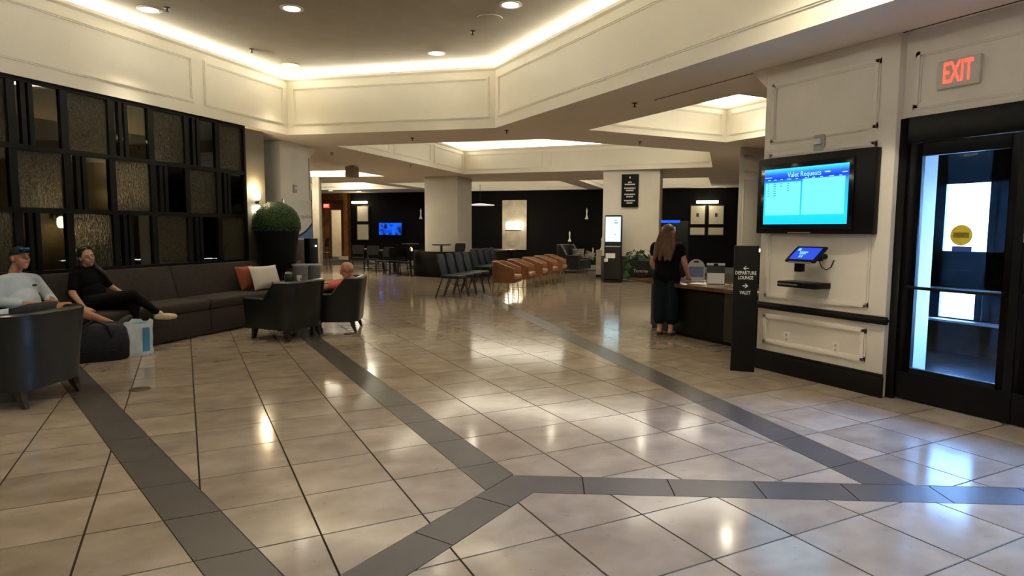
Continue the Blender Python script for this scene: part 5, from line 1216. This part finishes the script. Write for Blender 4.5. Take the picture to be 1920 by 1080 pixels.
# ---- seated man in grey shirt and cap
q = S_(-2.70); B = Body(); t = thing('person', 'man in a light grey long sleeved shirt and dark cap sitting on the sofa', 'person', q(0, .4, 0), 0); O = Vector(t.location)
J = lambda s, tt, z: q(s, tt, z)-O
torso(B, J(0, .46, .56), J(0, .37, .82), J(0, .34, 1.01), J(-.175, .36, .915), J(.175, .36, .915), J(-.1, .48, .555), J(.1, .48, .555), NV, 1.08, .03)
B.cap(J(0, .33, 1.0), J(.015, .38, 1.10), .058, .056, 'neck'); hd = head(B, J(.02, .40, 1.165), NV*1.0+EV*.02+ZV*.25, ZV, 1.05)
limb(B, [J(-.19, .355, .905), J(-.25, .42, .70), J(.04, .66, .645)], [(.056, .046), (.044, .03)], ['uarmR', 'farmR']); limb(B, [J(.19, .355, .905), J(.29, .44, .69), J(.19, .67, .65)], [(.056, .046), (.044, .03)], ['uarmL', 'farmL'])
hand(B, J(.04, .66, .645), EV*.9+NV*.35, NV*.4+ZV*.9, ZV+NV*.4, .5); hand(B, J(.19, .67, .665), -EV*.9+NV*.3, NV*.5+ZV*.8, ZV+NV*.2, .6)
limb(B, [J(-.1, .48, .56), J(.10, .96, .63), J(.54, 1.06, .39)], [(.085, .062), (.058, .04)], ['thighR', 'calfR']); limb(B, [J(.1, .48, .555), J(.04, .92, .51), J(-.05, .80, .11)], [(.085, .06), (.056, .038)], ['thighL', 'calfL'])
foot(B, J(.57, 1.07, .37), J(.71, 1.13, .45), 'footR'); foot(B, J(-.05, .80, .10), J(-.05, .98, .035), 'footL')
skin('body', B.p, SK1, t, .0065); eyes(t, hd, 1.03)
GREYS = M('light_grey_cotton', (.46, .52, .55), .8, nscale=12, namt=.08, bump=.35, bscale=22)
skin('shirt', sub(B.p, {'torso': None, 'pelvis': None, 'uarmR': (0, 1), 'farmR': (0, .45), 'uarmL': (0, 1), 'farmL': (0, .45)}), GREYS, t, .009, .014, 3)
skin('shorts', sub(B.p, {'pelvis': None, 'thighR': (0, .75), 'thighL': (0, .8)}), M('dark_shorts', (.02, .022, .03), .8, nscale=12), t, .010, .02)
for sd in ('R', 'L'): skin('shoe', sub(B.p, {'foot'+sd: None}), M('dark_shoe', (.03, .026, .022), .6, nscale=12), t, .007, .007)
lc = J(.085, .505, .86); mb = MB(); ellmesh(mb, lc, [EV*.03, NV*.008, ZV*.014], 12, 8); mb.build('chest_logo', M('logo_black', (.03, .03, .03), .6, nscale=9), t)
c, f, u, r = hd; mb = MB(); rows = []
for k in range(9):
    a = math.pi/2*k/8; rows.append([c+u*(.05+.075*math.sin(a))-f*.008+(r*math.cos(b)*.082+f*math.sin(b)*.104)*math.cos(a)*(1 if k else 1.0) for b in [2*math.pi*i/24 for i in range(24)]])
rows.insert(0, [c+u*.03-f*.008+r*math.cos(b)*.082+f*math.sin(b)*.104 for b in [2*math.pi*i/24 for i in range(24)]])
cap_ = MB().grid(rows, close=True, cap=True).build('cap', M('black_cap', (.012, .012, .014), .7, nscale=15), t, smooth=True)
pk = []
for w in (0, 1): pk.append([c+u*(.035-.012*w*abs(math.cos(math.pi*i/10)))+r*math.cos(math.pi*i/10)*.075+f*(.06+.045*math.sin(math.pi*i/10)+.07*w*math.sin(math.pi*i/10)) for i in range(11)])
mb = MB().grid(pk); mb.add([v+u*.006 for v in pk[0]+pk[1]], [(i, 11+i, 12+i, i+1) for i in range(10)]); mb.build('peak', M('black_cap', (.012, .012, .014)), cap_, smooth=True)
GLS = M('blue_mirror_lens', (.02, .12, .30), .06, .7, nscale=5)
mb = MB()
for sg in (1, -1): ellmesh(mb, c+u*.075+f*.094+r*sg*.034, [r*.03, f*.012, u*.02], 12, 8)
mb.build('sunglasses', GLS, t, smooth=True)
# ---- seated woman in black
q = S_(-1.89); B = Body(); t = thing('person', 'dark haired woman in black sitting with crossed legs on the sofa', 'person', q(0, .4, 0), 0); O = Vector(t.location); J = lambda s, tt, z: q(s, tt, z)-O
torso(B, J(.02, .47, .60), J(0, .38, .87), J(-.01, .36, 1.01), J(-.155, .38, .93), J(.155, .38, .93), J(-.09, .5, .585), J(.1, .5, .585), NV, 1.0)
B.cap(J(-.01, .36, .98), J(-.015, .40, 1.08), .046, .046, 'neck'); hd = head(B, J(-.025, .42, 1.145), NV*.9-EV*.30+ZV*.05, ZV-EV*.22, .98)
limb(B, [J(-.165, .38, .92), J(-.25, .44, .72), J(-.22, .58, .55)], [(.048, .040), (.038, .026)], ['uarmR', 'farmR']); limb(B, [J(.165, .38, .92), J(.27, .43, .75), J(.34, .60, .64)], [(.048, .04), (.038, .026)], ['uarmL', 'farmL'])
hand(B, J(-.22, .58, .55), NV*.9-ZV*.15, ZV, EV, .3, s=.9); hand(B, J(.34, .60, .64), NV*.8+EV*.2-ZV*.4, ZV+EV*.3, -EV, .4, s=.9)
limb(B, [J(-.09, .5, .59), J(.11, .96, .69), J(.40, 1.02, .44)], [(.082, .060), (.055, .036)], ['thighR', 'calfR']); limb(B, [J(.1, .5, .585), J(.16, .92, .55), J(.12, .88, .12)], [(.082, .058), (.054, .036)], ['thighL', 'calfL'])
foot(B, J(.42, 1.03, .42), J(.60, 1.08, .37), 'footR'); foot(B, J(.12, .88, .11), J(.15, 1.05, .035), 'footL')
skin('body', B.p, SK2, t, .0065); HAIRB = M('black_hair', (.012, .009, .008), .45, nscale=40, namt=.3); eyes(t, hd, .98, HAIRB)
BLKC = M('black_cotton', (.004, .004, .0045), .9, nscale=15, spec=.15)
skin('shirt', sub(B.p, {'torso': None, 'pelvis': None, 'uarmR': (0, .72), 'uarmL': (0, .72)}), BLKC, t, .009, .014, 3)
skin('leggings', sub(B.p, {'pelvis': None, 'thighR': None, 'calfR': (0, .92), 'thighL': None, 'calfL': (0, .92)}), M('black_leggings', (.005, .005, .0055), .8, nscale=15, spec=.15), t, .009, .009)
for sd in ('R', 'L'): skin('shoe', sub(B.p, {'foot'+sd: None}), M('beige_shoe', (.55, .46, .30), .6, nscale=12), t, .007, .008)
c, f, u, r = hd
hb = Body(); hb.ell(c+u*.035-f*.022, [r*.082, f*.092, u*.095], 'h'); hb.cap(c-f*.06-u*.02, c-f*.07-u*.12, .06, .045, 'h'); hb.cap(c-f*.05+r*-.055-u*.03, c-f*.02-r*.075-u*.16, .03, .022, 'h'); hb.cap(c-f*.05+r*.06-u*.03, c-f*.03+r*.07-u*.14, .028, .02, 'h'); hb.cap(c-f*.05-r*.06-u*.12, c+f*.035-r*.13-u*.26, .034, .026, 'h'); hb.cap(c+f*.035-r*.13-u*.26, c+f*.06-r*.15-u*.36, .026, .014, 'h')
skin('hair', hb.p, HAIRB, t, .008)
mb = MB()
for sg in (1, -1): ellmesh(mb, c+u*.105+f*.055+r*sg*.033, [r*.028, f*.012, u*.018], 12, 8)
mb.build('sunglasses', M('dark_lens', (.01, .01, .012), .06, nscale=5), t, smooth=True)
# ---- bald man in the armchair
f2v = Vector((f2.x, f2.y, 0)).normalized(); r2v = f2v.cross(ZV); C2 = Vector((cc2.x, cc2.y, 0))
ph = VA(652, 506, C2-f2v*.02); B = Body(); t = thing('person', 'bald man in a coral shirt sitting in a leather armchair with his back turned', 'person', C2, 0); O = C2
hz_ = ph.z; hx = (ph-C2).dot(r2v); hf = (ph-C2).dot(f2v)
J = lambda rr_, ff, z: r2v*rr_+f2v*ff+ZV*z
nz = hz_-.14
torso(B, J(0, .10, .55), J(hx*.7, hf*.7-.04, nz-.15), J(hx, hf-.06, nz), J(hx+.19, hf-.05, nz-.06), J(hx-.19, hf-.05, nz-.06), J(.1, .14, .53), J(-.1, .14, .53), f2v, 1.1, .03)
B.cap(J(hx, hf-.06, nz-.02), J(hx, hf-.02, hz_-.07), .055, .054, 'neck'); hd = head(B, J(hx, hf+.01, hz_), f2v*.95-ZV*.28, ZV, 1.05)
limb(B, [J(hx+.195, hf-.05, nz-.065), J(.27, .13, .66), J(.13, .36, .64)], [(.054, .045), (.042, .03)], ['uarmR', 'farmR']); limb(B, [J(hx-.195, hf-.05, nz-.065), J(-.26, .16, .64), J(-.10, .37, .64)], [(.054, .045), (.042, .03)], ['uarmL', 'farmL'])
hand(B, J(.13, .36, .64), -r2v*.6+f2v*.8, f2v*.3-ZV, ZV, .7); hand(B, J(-.10, .37, .64), r2v*.6+f2v*.8, f2v*.3-ZV, ZV, .7)
for sg, sd in ((1, 'R'), (-1, 'L')):
    limb(B, [J(.1*sg, .14, .54), J(.15*sg, .56, .52), J(.14*sg, .62, .11)], [(.085, .062), (.058, .038)], ['thigh'+sd, 'calf'+sd]); foot(B, J(.14*sg, .62, .10), J(.16*sg, .80, .035), 'foot'+sd)
skin('body', B.p, SK3, t, .0065); eyes(t, hd, 1.05)
skin('shirt', sub(B.p, {'torso': None, 'pelvis': None, 'uarmR': (0, .65), 'uarmL': (0, .65)}), M('coral_cotton', (.55, .10, .07), .8, nscale=12, namt=.1, bump=.3, bscale=22), t, .009, .014, 3)
skin('shorts', sub(B.p, {'pelvis': None, 'thighR': None, 'thighL': None, 'calfR': (0, .1), 'calfL': (0, .1)}), M('dark_shorts', (.02, .022, .03)), t, .010, .016)
for sd in ('R', 'L'): skin('shoe', sub(B.p, {'foot'+sd: None}), M('white_shoe', (.5, .5, .48), .6, nscale=12), t, .007, .008)
pn = J(.02, .50, .70); o = MB().box((0, 0, 0), (.075, .008, .15), 0, -.6).build('mobile_phone', TVB, None, bevel=.004); o.location = C2+J(.015, .47, .70); o.rotation_euler = (0, 0, math.atan2(f2v.y, f2v.x)-math.pi/2); tag(o, 'black mobile phone in the hands of the bald man', 'phone')
# ---- standing woman at the desk
fw3 = Vector((.80, .60, 0)); r3 = fw3.cross(ZV); ft = F(1256, 626); O = Vector((5.90, 6.93, 0)); O = Vector((ft.x-.13, ft.y-.05, 0)); B = Body()
t = thing('person', 'woman with long brown hair standing at the reception desk with her back turned', 'person', O, 0)
J = lambda rr_, ff, z: r3*rr_+fw3*ff+ZV*z
H3 = VA(1253, 418, O+fw3*.02).z; k3 = H3/1.62
torso(B, J(0, 0, .88*k3), J(0, .01, 1.14*k3), J(0, -.005, 1.325*k3), J(.165, 0, 1.28*k3), J(-.165, 0, 1.28*k3), J(.09, 0, .84*k3), J(-.09, 0, .84*k3), fw3, 1.08)
B.cap(J(0, -.005, 1.30*k3), J(0, .015, 1.39*k3), .048, .046, 'neck'); hd = head(B, J(0, .03, 1.475*k3), fw3*.97-ZV*.2, ZV, 1.0)
limb(B, [J(.175, 0, 1.27*k3), J(.235, .07, 1.02), J(.25, .26, .835)], [(.05, .042), (.04, .028)], ['uarmR', 'farmR']); limb(B, [J(-.175, 0, 1.27*k3), J(-.22, .05, 1.02), J(-.13, .25, .86)], [(.05, .042), (.04, .028)], ['uarmL', 'farmL'])
hand(B, J(.25, .26, .835), fw3*.9-ZV*.35-r3*.1, ZV, -r3, .35, s=.92); hand(B, J(-.13, .25, .86), fw3*.6+r3*.6-ZV*.2, fw3, ZV, .4, s=.92)
for sg, sd in ((1, 'R'), (-1, 'L')):
    limb(B, [J(.09*sg, 0, .84*k3), J(.085*sg, .01, .46*k3), J(.08*sg, -.02, .10)], [(.088, .06), (.056, .034)], ['thigh'+sd, 'calf'+sd]); foot(B, J(.08*sg, -.03, .085), J(.09*sg, .13, .03), 'foot'+sd)
skin('body', B.p, SK2, t, .0065); HB = M('brown_hair', (.085, .035, .014), .4, nscale=50, namt=.5); eyes(t, hd, 1.0, HB)
NVY = M('black_blouse', (.004, .004, .006), .85, nscale=12, spec=.15)
skin('blouse', sub(B.p, {'torso': None, 'pelvis': None, 'uarmR': (0, .30), 'uarmL': (0, .30)}), NVY, t, .009, .020, 3)
pb = Body()
for sg in (1, -1): pb.cap(J(.085*sg, 0, .80*k3), J(.088*sg, .0, .26), .105, .092, 'p'); pb.cap(J(.088*sg, 0, .26), J(.088*sg, 0, .24), .094, .094, 'p')
pb.ell(J(0, 0, .88*k3), [r3*.178, fw3*.13, ZV*.12], 'p')
skin('wide_trousers', pb.p, M('dark_teal_denim', (.005, .012, .017), .85, nscale=12, spec=.2), t, .010, 0)
for sd in ('R', 'L'): skin('sandal', [(k, a+Vector((0, 0, -.012)), b+Vector((0, 0, -.012)) if k == 'c' else b, ra*.9, rb*.9, tg) for k, a, b, ra, rb, tg in sub(B.p, {'foot'+sd: None})], M('tan_sandal', (.10, .05, .03), .6, nscale=12), t, .007, .002)
c, f, u, r = hd; hb = Body(); hb.ell(c+u*.03-f*.018, [r*.090, f*.100, u*.100], 'h')
for x in (-.075, -.028, .02, .06): hb.cap(c-f*.05+r*x-u*.02, c-f*.105+r*x*1.6-u*.22, .048, .046, 'h'); hb.cap(c-f*.105+r*x*1.6-u*.22, c-f*.125+r*(x*1.6-.02)-u*.40, .046, .026, 'h')
for x in (-.085, .085): hb.cap(c+r*x*.9-f*.01, c+r*x*1.1-f*.04-u*.2, .03, .02, 'h')
skin('hair', hb.p, HB, t, .009)
